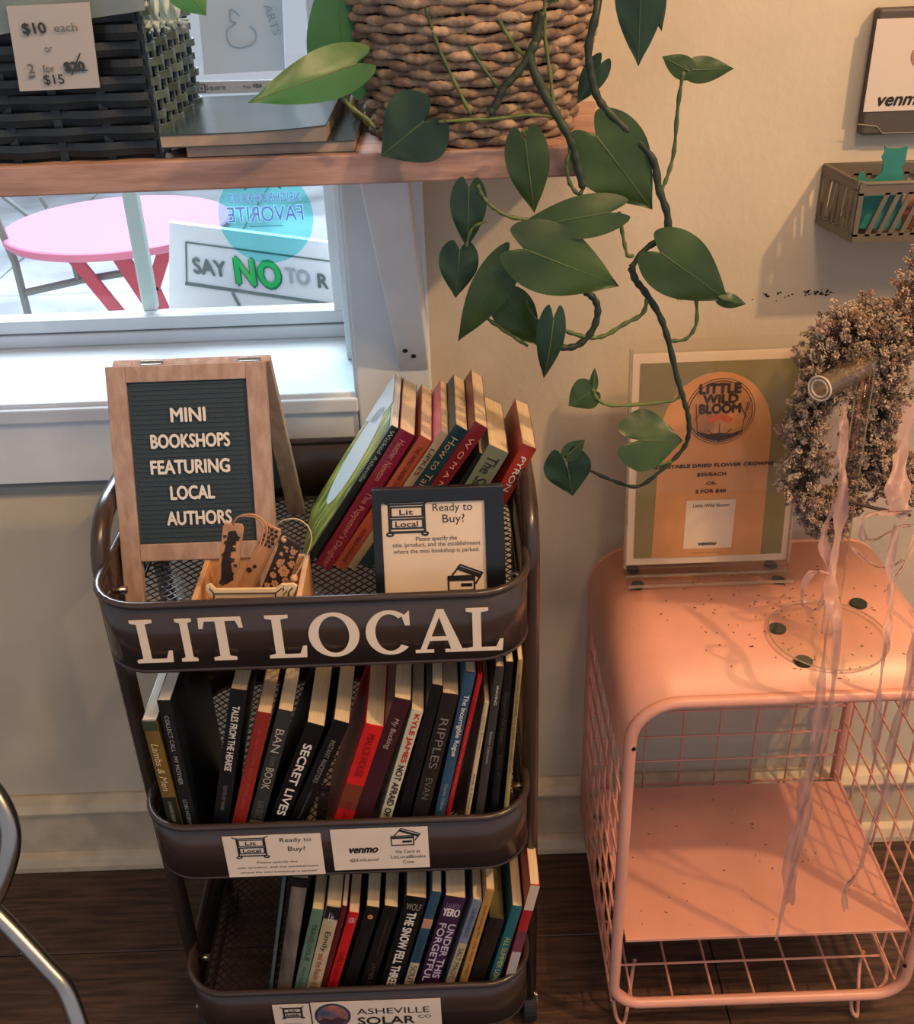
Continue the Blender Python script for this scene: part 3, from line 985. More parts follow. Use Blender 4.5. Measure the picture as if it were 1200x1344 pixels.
def letter(ch, l, r):
    """l, r: pixel left/right at mid height on the front plane"""
    yp = CY0 - 0.0008
    xl, xr = at(l[0], l[1], y=yp).x, at(r[0], r[1], y=yp).x
    z0, z1 = 0.7165, 0.7700
    mp_ = lambda q: V((xl + (xr - xl) * q[0], yp, z0 + (z1 - z0) * q[1]))
    b = MB()
    for gi, g in enumerate(glyph(ch)): b.prism([mp_(q) for q in g], (0, -0.0006 - gi * .00006, 0))
    if ch == 'O':
        o_, i_ = outline_ring(0, 2 * PI, 40, .20, .085)
        for i in range(40):
            b.prism([mp_(o_[i]), mp_(o_[i + 1]), mp_(i_[i + 1]), mp_(i_[i])], (0, -0.0006, 0))
    if ch == 'C':
        o_, i_ = outline_ring(math.radians(50), math.radians(318), 36, .20, .085)
        sc_ = lambda q: (q[0] * 1.04, q[1])
        for i in range(36):
            b.prism([mp_(sc_(o_[i])), mp_(sc_(o_[i + 1])), mp_(sc_(i_[i + 1])), mp_(sc_(i_[i]))], (0, -0.0006, 0))
        b.prism([mp_(q) for q in ((.86, .66), (.96, .66), (.96, 1.0), (.80, .86))], (0, -0.0006, 0))
    b.build('lettering', M_vinyl, cart)


for ch, l, r in (('L', (177, 850), (226, 850)), ('I', (233, 846), (259, 846)), ('T', (264, 843), (322, 843)), ('L', (351, 838), (402, 838)), ('O', (405, 833), (472, 833)),
                 ('C', (480, 829), (541, 829)), ('A', (544, 826), (612, 826)), ('L', (612, 822), (661, 822))):
    letter(ch, l, r)


# --- small printed cards: drawing helpers in a card frame
class Card:
    """origin = top-left corner, R to the right, U up, w x h in metres; coords are 0..1 with v downwards"""
    def __init__(s, O, R, U, w, h, parent):
        s.O, s.R, s.U, s.w, s.h, s.p = V(O), V(R).normalized(), V(U).normalized(), w, h, parent
        s.N = s.R.cross(s.U).normalized()

    def P(s, u, v, e=0.0008): return s.O + s.R * (u * s.w) - s.U * (v * s.h) + s.N * e

    def sheet(s, m, name='sheet', th=0.0005, label=None):
        return MB().prism([s.P(0, 0, 0), s.P(1, 0, 0), s.P(1, 1, 0), s.P(0, 1, 0)], s.N * th).build(name, m, s.p, label=label)

    def line(s, mb, pts, r=0.0006):
        for a, c in zip(pts[:-1], pts[1:]):
            A, C_ = s.P(*a), s.P(*c)
            d = (C_ - A)
            L = d.length
            d.normalize()
            sd = s.N.cross(d) * r
            mb.obox(A - sd - d * r * .5, d * (L + r), sd * 2, s.N * 0.0003)

    def txt(s, t_, u, v, wu=None, hv=None, m=None, **kw):
        return text(t_, s.P(u, v, 0.0005), s.R, s.U, wu * s.w if wu else None, hv * s.h if hv else None, m or M_ink, s.p, eps=.0004, **kw)

    def cart_icon(s, u0, v0, u1, v1, r=0.0008):
        b = MB()
        X = lambda u: u0 + (u1 - u0) * u
        Y = lambda v: v0 + (v1 - v0) * v
        s.line(b, [(X(0), Y(-.02)), (X(.12), Y(.06)), (X(.88), Y(.06)), (X(1), Y(-.03))], r)
        s.line(b, [(X(.12), Y(.06)), (X(.12), Y(.92)), (X(.90), Y(.92)), (X(.90), Y(.06))], r * 1.4)
        for (a, c) in ((.14, .44), (.52, .80)):
            s.line(b, [(X(.16), Y(a)), (X(.86), Y(a)), (X(.86), Y(c)), (X(.16), Y(c)), (X(.16), Y(a))], r)
        for uu in (.12, .90):
            cc = [(X(uu) + .07 * (u1 - u0) * math.cos(k * PI / 5), Y(.98) + .05 * (v1 - v0) * math.sin(k * PI / 5)) for k in range(11)]
            s.line(b, cc, r)
        b.build('cart_drawing', M_ink, s.p)
        s.txt('Lit', X(.5), Y(.30), .3 * (u1 - u0), .16 * (v1 - v0), bold=.03)
        s.txt('Local', X(.5), Y(.67), .5 * (u1 - u0), .17 * (v1 - v0), bold=.03)

    def cards_icon(s, u0, v0, u1, v1, r=0.0008):
        b = MB()
        X = lambda u: u0 + (u1 - u0) * u
        Y = lambda v: v0 + (v1 - v0) * v
        s.line(b, [(X(0), Y(.45)), (X(.76), Y(.45)), (X(.76), Y(1)), (X(0), Y(1)), (X(0), Y(.45))], r)
        s.line(b, [(X(.02), Y(.56)), (X(.74), Y(.56))], r * 2.2)
        s.line(b, [(X(.38), Y(.76)), (X(.68), Y(.76))], r)
        s.line(b, [(X(.38), Y(.82)), (X(.68), Y(.82))], r)
        s.line(b, [(X(.12), Y(.40)), (X(.36), Y(0)), (X(1), Y(.34)), (X(.80), Y(.75))], r)
        s.line(b, [(X(.30), Y(.12)), (X(.94), Y(.46))], r * 2.4)
        b.build('cards_drawing', M_ink, s.p)


def px_card(tl, tr, bl, yp, label, cat='label', name='paper_label', group=None):
    a, b_, c = at(tl[0], tl[1], y=yp), at(tr[0], tr[1], y=yp), at(bl[0], bl[1], y=yp)
    t = root(name, label, cat, (a + b_) / 2 * .5 + c * .5, group)
    return t, Card(a, X_, Z_, abs(b_.x - a.x), abs(a.z - c.z), t)


yp = CY0 - 0.0012
t, c = px_card((291, 1098), (420, 1090), (303, 1151), yp, 'small white payment label stuck on the middle basket, left one with a cart drawing')
c.sheet(M_paper)
c.cart_icon(.10, .03, .46, .52, .0006)
c.txt('Ready to', .74, .14, .32, .13)
c.txt('Buy?', .74, .36, .18, .15)
c.txt('Please specify the', .52, .66, .42, .065)
c.txt('title /product, and the establishment', .52, .78, .84, .065)
c.txt('where the mini bookshop is parked.', .52, .90, .80, .065)
t, c = px_card((433, 1089), (561, 1081), (441, 1142), yp, 'white label with payment handle and card drawing on the middle basket', group=None)
c.sheet(M_paper)
c.txt('venmo', .32, .52, .30, .12, bold=.07, shear=.25)
c.txt('@LitLocal', .32, .76, .30, .09)
c.cards_icon(.62, .02, .92, .42, .0006)
c.txt('Via Card at', .78, .58, .26, .075)
c.txt('LitLocalBooks', .78, .71, .36, .075)
c.txt('Com', .78, .84, .12, .075)
t['label'] = 'white label with payment handle and card drawing, right one on the middle basket'
t, c = px_card((357, 1319), (405, 1316), (361, 1360), yp, 'narrow white label with a tiny cart drawing on the bottom basket')
c.sheet(M_paper)
c.cart_icon(.2, .08, .85, .42, .0005)
c.txt('Thank you to', .5, .60, .5, .05)
c.txt('our friends at', .5, .74, .55, .05)
t, c = px_card((407, 1316), (578, 1307), (411, 1360), yp, 'wide white sponsor label with an oval sunset logo on the bottom basket')
c.sheet(M_paper)
M_sun = mat('sunset_print', (214, 118, 60), 0.6, rgb2=(60, 84, 110), vscale=30)
MB().prism([c.P(.16 + .14 * math.cos(k * PI / 16), .40 + .36 * math.sin(k * PI / 16), .0004) for k in range(32)], c.N * .0003).build('logo_ring', mat('navy_print', (40, 60, 84), .6), t)
MB().prism([c.P(.16 + .12 * math.cos(k * PI / 16), .40 + .31 * math.sin(k * PI / 16), .0008) for k in range(32)], c.N * .0003).build('logo', M_sun, t)
MB().prism([c.P(*q, .0012) for q in ((.05, .52), (.10, .44), (.15, .50), (.20, .42), (.27, .52), (.22, .66), (.16, .70), (.09, .65))], c.N * .0003).build('logo_mountain', mat('mountain_print', (70, 46, 60), .6), t)
c.txt('ASHEVILLE', .63, .30, .56, .17)
c.txt('SOLAR', .57, .58, .44, .22, bold=.03)
c.txt('CO', .87, .50, .10, .09)

# ------------------------------------------------------------------ books in the cart
BM = {}


def bm(rgb, gloss=0.3):
    k = 'book_cover_%d_%d_%d' % rgb
    return mat(k, rgb, gloss, vary=0.08, vscale=20)


def book(label, TL, TR, BT, yf, zf, depth, color, texts=(), pages=None, group='books', back=None, bands=(), hard=False, face=None, front_art=None):
    P, Q, B = at(TL[0], TL[1], y=yf), at(TR[0], TR[1], y=yf), at(BT[0], BT[1], y=yf)
    a = (P - B)
    a.y = 0
    a.normalize()
    tdir = V((a.z, 0, -a.x))
    th = max(0.004, (Q - P).dot(tdir)) * .95
    L = (P.z - zf - max(0, th * a.x)) / a.z
    O = P - a * L
    if group in LAST:
        q0, qa = LAST[group]
        lim = q0.x - qa.x * (q0.z - O.z) / qa.z + .0004
        if 0 < lim - O.x < .022:
            O.x = lim
            a = (P - O).normalized()
            tdir = V((a.z, 0, -a.x))
            L = (P.z - zf - max(0, th * a.x)) / a.z
            O = P - a * L
        # and keep the top edge clear of the neighbour
        lim = q0.x - qa.x * (q0.z - P.z) / qa.z + .0004
        if 0 < lim - P.x < .006:
            P = P + V((lim - P.x, 0, 0))
            O = O + V((lim - P.x, 0, 0)) if False else O
            a = (P - O).normalized()
            tdir = V((a.z, 0, -a.x))
            L = (P - O).length
    LAST[group] = (P + tdir * th, a)
    D = V((0, 1, 0))
    t = root('paperback_book' if not hard else 'hardcover_book', label, 'book', O + tdir * th / 2, group)
    m = bm(color)
    ct = 0.0007 if not hard else 0.0022
    top = 0.0 if not hard else 0.003
    MB().obox(O + D * .0008, D * depth, tdir * ct, a * L).build('cover', bm(back or color), t)
    MB().obox(O + tdir * (th - ct) + D * .0008, D * depth, tdir * ct, a * L).build('cover', m, t)
    # spine, slightly rounded
    n = 6
    sec = []
    for i in range(n + 1):
        u = i / n
        sec.append(O + tdir * (th * u) - D * (0.0012 * math.sin(PI * u)))
    sec += [O + tdir * th + D * 0.0012, O + D * 0.0012]
    MB().prism(sec, a * L).build('spine', m, t)
    pg = pages or M_page
    # pages: top surface gently wavy
    b = MB()
    x0, x1 = ct, th - ct
    nseg = 8
    vs, fs = [], []
    for i in range(nseg + 1):
        dd = 0.0014 + (depth - 0.0024) * i / nseg
        wob = 0.0006 * math.sin(i * 1.9 + th * 900)
        for (xx, ll) in ((x0, top), (x1, top), (x1, L), (x0, L)):
            vs.append(O + tdir * (xx + 0) + D * dd + a * ((0.001 if ll == top else L - top - (0 if hard else 0.0002) + wob * 0.5)))
    for i in range(nseg):
        for j in range(4):
            k = (j + 1) % 4
            fs.append((i * 4 + j, i * 4 + k, (i + 1) * 4 + k, (i + 1) * 4 + j))
    fs += [(0, 3, 2, 1), tuple(nseg * 4 + j for j in range(4))]
    b.add(vs, fs).build('page_block', pg, t)
    e = 0.0016
    for (f0, f1, col) in bands:
        MB().obox(P - a * (L * f1) - D * e + tdir * .0002, tdir * (th - .0004), a * (L * (f1 - f0)), D * .0004).build('spine_band', bm(col), t)
    for tx in texts:
        s, f0, f1, hf, col = tx[:5]
        kw = tx[5] if len(tx) > 5 else {}
        off = kw.pop('off', 0.5) if 'off' in kw else 0.5
        mode = kw.pop('mode', 'down') if 'mode' in kw else 'down'
        mm = mat('spine_ink_%d_%d_%d' % col, col, 0.5)
        ctr = P - a * (PXL * 0 + (f0 + f1) / 2 * VIS(P, B)) + tdir * (th * off) - D * (e + .0003)
        if mode == 'down':
            text(s, ctr, -a, tdir, (f1 - f0) * VIS(P, B), th * hf, mm, t, eps=.0002, **kw)
        else:
            text(s, ctr, tdir, a, th * hf, (f1 - f0) * VIS(P, B), mm, t, eps=.0002, **kw)
    return t, P, a, tdir, th, L


PXL = 0
LAST = {}


def VIS(P, B): return (P - B).length


W_ = (225, 215, 200)
G_ = (120, 110, 100)
# --- top basket
zf = RIMS[0] - WH + 0.006
yT = -0.235
g = 'books leaning in the top basket'
t, P, a, td, th, L = book('tall book with pale yellow-green tree cover, first of the leaning row', (514, 558), (525, 561), (405, 728), yT, zf, .145, (30, 40, 42), [('Wicked Asheville', .02, .40, .55, (150, 170, 165))], M_pageW, g, back=(222, 226, 214))
# cover art on its left face: green-yellow grass and white oval
D = V((0, 1, 0))
M_grass = mat('yellow_green_print', (206, 208, 96), 0.35, rgb2=(96, 112, 60), vscale=26, stretch=(1, 4, 1))
Pb = P - a * L
MB().prism([P - a * (L * .02) - td * .0004 + D * .004, P - a * (L * .02) - td * .0004 + D * .10, P - a * (L * .5) - td * .0004 + D * .145, Pb - td * .0004 + D * .145, Pb - td * .0004 + D * .002], -td * .0002).build('cover_art', M_grass, t)
MB().prism([P - a * (L * (.42 + .33 * math.cos(k * PI / 14))) + D * (.078 + .045 * math.sin(k * PI / 14)) - td * .0008 for k in range(28)], -td * .0002).build('white_oval', mat('white_print', (226, 234, 236), .4), t)
MB().prism([P - a * (L * q[0]) + D * q[1] - td * .0008 for q in ((0.0, .06), (0.0, .145), (.34, .145), (.2, .08))], -td * .0002).build('pale_sky', MATS['white_print'], t)
book('thick dark magenta paperback leaning second in the top basket', (525, 562), (543, 577), (408, 750), yT, zf, .14, (128, 34, 58), [('Heather Newton', .05, .32, .38, (196, 130, 120)), ("The Puppeteer's Daughter", .40, .93, .5, (196, 130, 120))], M_page, g)
book('rust orange paperback between magenta and beige books', (552, 571), (568, 579), (426, 757), yT, zf, .14, (172, 82, 58), [('THE WIND UNDER THE DOOR', .05, .42, .35, (70, 30, 24)), ('ROBINSON', .62, .85, .3, (90, 40, 30))], M_page, g)
book('slim beige-spined paperback with a pink cover edge', (579, 565), (590, 569), (442, 764), yT, zf, .14, (172, 150, 122), [('LIPKES', .10, .26, .55, (50, 40, 34))], M_page, g, back=(236, 120, 140))
book('dark teal paperback lettered How to Talk', (594, 557), (614, 562), (462, 750), yT, zf, .14, (32, 62, 68), [('How to Talk to Rich', .06, .62, .52, (170, 140, 110))], M_page, g)
book('wine red paperback with widely spaced pale capitals', (622, 553), (641, 560), (490, 745), yT, zf, .145, (120, 34, 42), [('W O M A N S I N G', .08, .62, .34, (214, 150, 130))], M_page, g)
book('small black paperback sunk between the wine red and grey-green books', (629, 594), (640, 598), (560, 700), yT, zf, .10, (30, 34, 36), (), M_page, g)
book('grey-green paperback with large dark title, second from right above', (642, 583), (670, 594), (548, 735), yT - .004, zf, .13, (120, 126, 104), [('The Secret', .06, .46, .55, (40, 40, 40))], M_page, g)
book('red hardback-look book lettered PYRON at the right end', (686, 582), (707, 587), (616, 710), yT - .004, zf, .12, (166, 52, 40), [('PYRON', .10, .44, .36, W_, dict(bold=.03))], M_page, g)

# --- middle basket
zf = RIMS[1] - WH + 0.006
yM = CY0 + 0.014
g = 'books standing in the middle basket'
book('gold and green spined paperback with looping script, leftmost in the middle basket', (186, 946), (205, 941), (224, 1089), yM, zf, .15, (118, 92, 46), [('Lambs & Men', .20, .62, .5, (222, 190, 140), dict(shear=.3)), ('CHARLES DODD WHITE', .72, 1.0, .25, (160, 150, 130))], M_pageW, g, bands=((.0, .06, (58, 72, 50)), (.50, 1, (34, 40, 36))))
t, P, a, td, th, L = book('black paperback with small grey capitals, second from left, middle basket', (206, 920), (224, 917), (238, 1090), yM, zf, .15, (26, 28, 32), [('COLLECT CALL \u00b7 MY MOTHER', .10, .62, .32, (170, 165, 155)), ('LORI HORVITZ', .74, .99, .3, (150, 150, 140))], M_pageW, g)
put_text(MB(), 'Secret', P + td * (th + .0002) - a * .02 + D * .085, D, a, .07, .018, shear=.3, eps=.0004).build('cover_script', mat('grey_script', (84, 88, 92), .5), t)
book('black narrow-titled paperback leaning beside the gap, middle basket', (302.5, 904), (325, 910), (278.5, 1087), yM, zf, .14, (22, 24, 28), [('TALES FROM THE HEARSE', .10, .55, .42, W_, dict(bold=.03)), ('EDITED BY HAND', .66, .84, .22, (120, 116, 110))], M_page, g)
book('dull red paperback with faded spine letters', (337.5, 934), (357, 938), (299, 1086), yM, zf, .14, (150, 44, 34), [('AN UNLAUGHING BOOK OF THE DEAD', .12, .80, .28, (178, 76, 60))], M_page, g, bands=((.78, 1, (70, 26, 28)),))
book('charcoal paperback with BAN and BOOK in thin capitals', (365, 931), (386, 933.5), (325, 1085), yM, zf, .14, (54, 54, 52), [('BAN', .14, .33, .55, (190, 176, 156)), ('THIS', .36, .44, .3, (110, 104, 96)), ('BOOK', .46, .64, .55, (190, 176, 156)), ('ALAN GRATZ', .74, .90, .5, (100, 98, 92))], M_page, g, bands=((.70, 1, (110, 92, 70)),))
book('black paperback with bold white SECRET LIVES', (403, 948), (429, 951), (348, 1084), yM, zf, .13, (14, 14, 16), [('SECRET LIVES', .17, .85, .46, (236, 224, 208), dict(bold=.04))], M_page, g)
book('black paperback with fine grey title, right of the bold white one', (438, 944.5), (462, 946), (378, 1080), yM, zf, .13, (16, 16, 18), [('INSTANT ANCESTORS', .16, .56, .3, (140, 134, 122)), ('a novel of wandering', .62, .92, .2, (90, 86, 80))], M_page, g)
book('bright red paperback with a small sunset picture on its spine', (480, 949.5), (506.5, 950.5), (438, 1078), yM, zf, .14, (216, 34, 34), [('MALICE HOUSE', .08, .50, .42, (110, 20, 22)), ('MEGAN', .76, .98, .4, (140, 20, 22))], M_page, g, bands=((.42, .60, (120, 56, 34)),))
book('maroon paperback with grey script title', (515, 915.5), (539.5, 917.5), (462, 1075), yM, zf, .14, (66, 28, 34), [('My Bucking', .14, .38, .40, (180, 160, 150), dict(shear=.25))], M_page, g)
book('cream-spined paperback with red then black capitals', (541, 930), (558, 929), (499, 1072.5), yM, zf, .13, (222, 206, 172), [('KYLE JAMES', .03, .46, .58, (190, 36, 36), dict(bold=.04)), ('NOT AFRAID OF', .49, .97, .58, (30, 34, 34), dict(bold=.04))], M_page, g)
book('plain black paperback left of the hand-lettered spine', (561, 898.5), (577, 899.5), (521, 1071), yM, zf, .13, (18, 18, 20), [('IN THE WORLD', .3, .5, .3, (50, 48, 46))], M_page, g)
book('near-black paperback hand lettered RIPPLES', (581, 909.5), (604.5, 909), (541, 1070), yM, zf, .13, (40, 34, 32), [('RIPPLES', .18, .58, .52, (130, 118, 106)), ('EVAN', .66, .84, .42, (110, 100, 90))], M_page, g)
book('blue paperback with tall white title letters', (611, 882), (626, 882), (571, 1068), yM, zf, .13, (52, 84, 108), [('The Incorrigible Rogue', .14, .56, .6, W_, dict(bold=.02)), ('Charles Oldham', .76, .96, .32, (160, 160, 150))], M_page, g)
book('thin glossy red hardcover in the middle basket', (627, 887.5), (634, 887), (585, 1067), yM, zf, .13, (180, 28, 34), [('a comedic novel in nine acts', .3, .85, .4, (220, 110, 100))], M_page, g, hard=True)
book('cream-spined slim paperback with grey cover showing', (636, 921), (642.5, 922.5), (611, 1066), yM, zf, .13, (218, 192, 148), [('Home Recipes', .12, .40, .4, (60, 50, 40)), ('With A Chaser', .62, .96, .5, (40, 34, 30))], M_page, g, back=(120, 108, 96))
book('dark grey paperback with small white words near the top', (648, 875), (660, 875.5), (624, 1065), yM, zf, .13, (62, 58, 56), [('WAVING', .11, .24, .30, W_), ('Robert Clements', .42, .64, .3, (180, 170, 160))], M_page, g)
book('black paperback with faint blackletter title', (664, 869), (675, 870), (644, 1062), yM, zf, .13, (20, 18, 18), [('Ghosts of the Forest', .18, .52, .5, (74, 66, 58)), ('Ellen P.', .6, .76, .4, (66, 60, 54))], M_page, g)
book('tan printed spine, rightmost book in the middle basket', (680, 866), (687.5, 862), (664, 1035), yM, zf, .13, (168, 142, 92), [('OF LOVES, OTHER NAMES, THE ARCANE AND CORRECT LENS', .10, .86, .5, (40, 34, 26))], M_page, g, back=(28, 26, 26))

# --- bottom basket
zf = RIMS[2] - WH + 0.006
yB = CY0 + 0.014
g = 'books standing in the bottom basket'
book('thin slate blue booklet, leftmost in the bottom basket', (371, 1150), (376, 1150), (352, 1307.5), yB, zf, .13, (84, 96, 98), (), M_page, g)
t, P, a, td, th, L = book('black book streaked with grey brush strokes', (384, 1152), (406, 1154), (362, 1307), yB, zf, .15, (24, 24, 26), (), M_page, g)
M_streak = mat('grey_streak_print', (34, 32, 32), 0.4, rgb2=(130, 116, 104), vscale=16, stretch=(2, 2, .35))
MB().obox(P - a * L * .95 - D * .0017 + td * .0005, td * (th - .001), a * L * .9, D * .0003).build('streaked_print', M_streak, t)
MB().obox(P - a * L * .98 - td * .0004 + D * .01, D * .13, a * L * .96, -td * .0003).build('streaked_print', M_streak, t)
book('sage green paperback lettered TRAVELOGUE', (410, 1193), (426, 1195), (369, 1307), yB, zf, .13, (104, 130, 106), [('TRAVELOGUE', .14, .55, .45, (50, 66, 56)), ('Dave Roberson', .62, .95, .25, (60, 78, 64))], M_page, g)
book('cream paperback with black top band and red script', (429, 1188), (448, 1193), (394, 1305), yB, zf, .13, (198, 176, 136), [('Liu', .06, .14, .35, W_, dict(mode='across')), ('Emily', .26, .48, .5, (50, 44, 40)), ('and the Realm', .50, .80, .45, (160, 60, 50)), ('of Books', .82, .97, .45, (70, 56, 48))], M_page, g, bands=((.0, .10, (26, 28, 36)),))
book('slim maroon paperback between cream and red ones', (449, 1189), (456.5, 1190), (413, 1304), yB, zf, .13, (96, 24, 28), (), M_page, g)
book('scarlet paperback with dark spine letters, bottom basket', (458, 1197), (473, 1197), (424, 1305), yB, zf, .13, (206, 30, 34), [('LISU', .04, .10, .55, W_, dict(mode='across')), ('GIRLS LIKE FIRE', .45, .90, .5, (120, 16, 20))], M_page, g)
t, P, a, td, th, L = book('black paperback with a tiny tan roundel at its top', (481, 1189.5), (500, 1190), (447, 1302), yB, zf, .13, (22, 20, 20), [('NIGHT', .3, .4, .2, (60, 52, 46))], M_page, g)
MB().cyl(P + td * th * .5 - a * .016 - D * .0014, P + td * th * .5 - a * .016 - D * .0020, .0035, 16).build('roundel', mat('tan_roundel', (190, 130, 80), .5), t)
book('black paperback with faint brown lettering low on the spine', (504.5, 1189), (524.5, 1189), (470, 1302), yB, zf, .13, (24, 21, 20), [('the last thing you know', .12, .5, .2, (84, 72, 62)), ('JAMES LEE', .62, .95, .42, (92, 62, 50))], M_page, g)
book('black paperback with heavy white capitals THE SNOW FELL', (533, 1176), (562.5, 1177), (497, 1300), yB, zf, .14, (18, 18, 20), [('WOLF', .05, .115, .72, (160, 150, 136), dict(mode='across')), ('THE SNOW FELL THREE GRAVES', .14, 1.18, .42, (232, 222, 206), dict(bold=.05))], M_page, g)
book('blue-topped paperback with COMPASS SOUTH in ivory', (567, 1170), (581, 1170), (528, 1298), yB, zf, .14, (50, 82, 104), [('COMPASS', .42, .70, .62, (40, 62, 80)), ('SOUTH', .73, .97, .62, (40, 36, 34))], M_page, g, bands=((.20, .27, (200, 150, 120)), (.55, 1, (196, 176, 142))))
book('thick purple paperback with large white title', (585, 1176), (614, 1177), (547, 1297.5), yB, zf, .14, (62, 34, 66), [('LAUREN', .05, .10, .66, (150, 120, 150), dict(mode='across')), ('YERO', .105, .18, .80, (232, 214, 210), dict(mode='across', bold=.04)), ('UNDER THIS', .26, .84, .34, (206, 190, 200), dict(off=.74, bold=.04)), ('FORGETFUL SKY', .26, 1.12, .34, (206, 190, 200), dict(off=.28, bold=.04))], M_page, g)
book('pale blue-grey paperback with a cream lower spine', (621, 1180.5), (634, 1181), (582, 1296), yB, zf, .13, (124, 134, 150), [('LAUREN HOCK', .08, .40, .45, (70, 76, 96)), ('SALT MAGIC', .52, .88, .6, (90, 60, 44))], M_page, g, bands=((.36, 1, (184, 166, 132)),))
book('tan paperback with dark running title, bottom basket', (638, 1167), (649.5, 1167.5), (601, 1295.5), yB, zf, .13, (196, 142, 78), [('searching for the blue ridge', .14, .86, .4, (90, 56, 30))], M_page, g)
book('brown-black book with olive mottled cover', (643, 1205), (664, 1206), (606, 1294), yB, zf, .12, (36, 28, 24), (), mat('olive_mottled_edge', (96, 84, 48), .7, vary=.3, vscale=40), g)
book('teal paperback with yellow ALL SUMMER LONG', (673, 1189), (687.5, 1188), (640, 1292.5), yB, zf, .14, (40, 104, 112), [('ALL SUMMER LONG', .36, .96, .5, (206, 190, 90))], M_page, g)
book('red and white splashed paperback at the far right, bottom basket', (690, 1161), (704, 1160), (660, 1287), yB, zf, .13, (176, 40, 44), (), M_page, g, bands=((.0, .18, (222, 196, 170)), (.34, .5, (120, 60, 76)), (.5, .9, (190, 180, 170))))

# ------------------------------------------------------------------ letter board easel
M_oak = mat('light_oak', (184, 156, 140), 0.55, rgb2=(164, 134, 118), vscale=7, stretch=(14, 14, 1.6), bump=0.15, bscale=40)
M_felt = mat('slate_felt', (50, 66, 74), 0.8, bump=0.4, bscale=400)
M_plast = mat('white_plastic_letters', (226, 218, 206), 0.5)
E0 = V((0, -0.315, 0.705))
En = V((0, -0.30, 0.115)).normalized()         # board faces the camera, leaning back
Eu = V((0, 0.115, 0.30)).normalized()
Ef = lambda px, py: onp(px, py, E0, En)
t = root('letter_board', 'wooden A-frame sign board reading MINI BOOKSHOPS FEATURING LOCAL AUTHORS', 'sign', (Ef(255, 760).x, -0.27, 0.705))
TLc, TRc = Ef(137, 482), Ef(347, 474)
wE = (TRc - TLc).length
hx = (TLc.x + TRc.x) / 2
# board frame in its plane: u = world x, v = along Eu measured from E0
toE = lambda p: ((p - E0).x, (p - E0).dot(Eu))
xL, xR = TLc.x, TRc.x
vT = (toE(TLc)[1] + toE(TRc)[1]) / 2
ft = 0.024
vI1 = toE(Ef(240, 500))[1]
vI0 = toE(Ef(270, 712))[1]
vB0 = toE(Ef(280, 734))[1]
print('easel', xL, xR, vT, vI1, vI0, vB0)
iL, iR = Ef(165, 503), Ef(323, 497)
fwid = (iL.x - xL + xR - iR.x) / 2
EP = lambda x, v, e=0: V((x, 0, 0)) + V((0, E0.y, E0.z)) + Eu * v + En * e
d_ = 0.012
for (xa, xb, va, vb) in ((xL, xL + fwid, 0, vT), (xR - fwid, xR, 0, vT)):
    MB().obox(EP(xa, va, -d_), V((xb - xa, 0, 0)), Eu * (vb - va), En * d_).build('leg', M_oak, t, bevel=.001)
for (va, vb) in ((vI1, vT), (vB0, vI0)):
    MB().obox(EP(xL + fwid, va, -d_), V((xR - xL - 2 * fwid, 0, 0)), Eu * (vb - va), En * d_).build('rail', M_oak, t, bevel=.001)
fp = MB().obox(EP(xL + fwid, vI0, -.010), V((xR - xL - 2 * fwid, 0, 0)), Eu * (vI1 - vI0), En * .006).build('felt_board', M_felt, t)
nl = 34
for i in range(nl):
    v = vI0 + (vI1 - vI0) * (i + .5) / nl
    MB().obox(EP(xL + fwid + .004, v - .0011, -.004), V((xR - xL - 2 * fwid - .008, 0, 0)), Eu * .0022, En * .0012).build('felt_ridge', M_felt, fp)
for s, cx, cy, wpx in (('MINI', 247, 544, 45), ('BOOKSHOPS', 250, 578, 103), ('FEATURING', 250, 612, 103), ('LOCAL', 253, 646, 57), ('AUTHORS', 262, 679, 84)):
    c0 = onp(cx, cy, E0 - En * .002, En)
    k_ = (c0 - CAM).dot(FW) / FPX
    text(s, c0, X_, Eu, wpx * k_, 17.5 * k_, M_plast, t, bold=.045, eps=.001)
# rear frame of the A
bu = V((0, 0.30 * 0.42, -0.30)).normalized()
T0_ = EP(xL + .004, vT, -d_)
Lr = (T0_.z - 0.708) / -bu.z
bn = V((0, .30, .30 * .42)).normalized()
for xa in (xL + .004, xR - fwid + .004):
    MB().obox(V((xa, T0_.y, T0_.z)), V((fwid, 0, 0)), bu * Lr, bn * .010).build('leg', M_oak, t, bevel=.001)
MB().obox(V((xL + .004 + fwid, T0_.y, T0_.z)), V((xR - xL - 2 * fwid, 0, 0)), bu * .02, bn * .010).build('rail', M_oak, t, bevel=.001)
MB().obox(V((xL + .004 + fwid, T0_.y, T0_.z)) + bu * .02, V((xR - xL - 2 * fwid, 0, 0)), bu * (Lr * .72), bn * .003).build('back_panel', M_felt, t)
for px in (195, 325):
    q = Ef(px, 475)
    MB().box((q.x - .011, T0_.y - .004, T0_.z + .001), (q.x + .011, T0_.y + .008, T0_.z + .0025)).build('hinge', M_steel, t)
    MB().tube([(q.x - .012, T0_.y + .002, T0_.z + .003), (q.x + .012, T0_.y + .002, T0_.z + .003)], .0016, 8).build('hinge', M_steel, t)

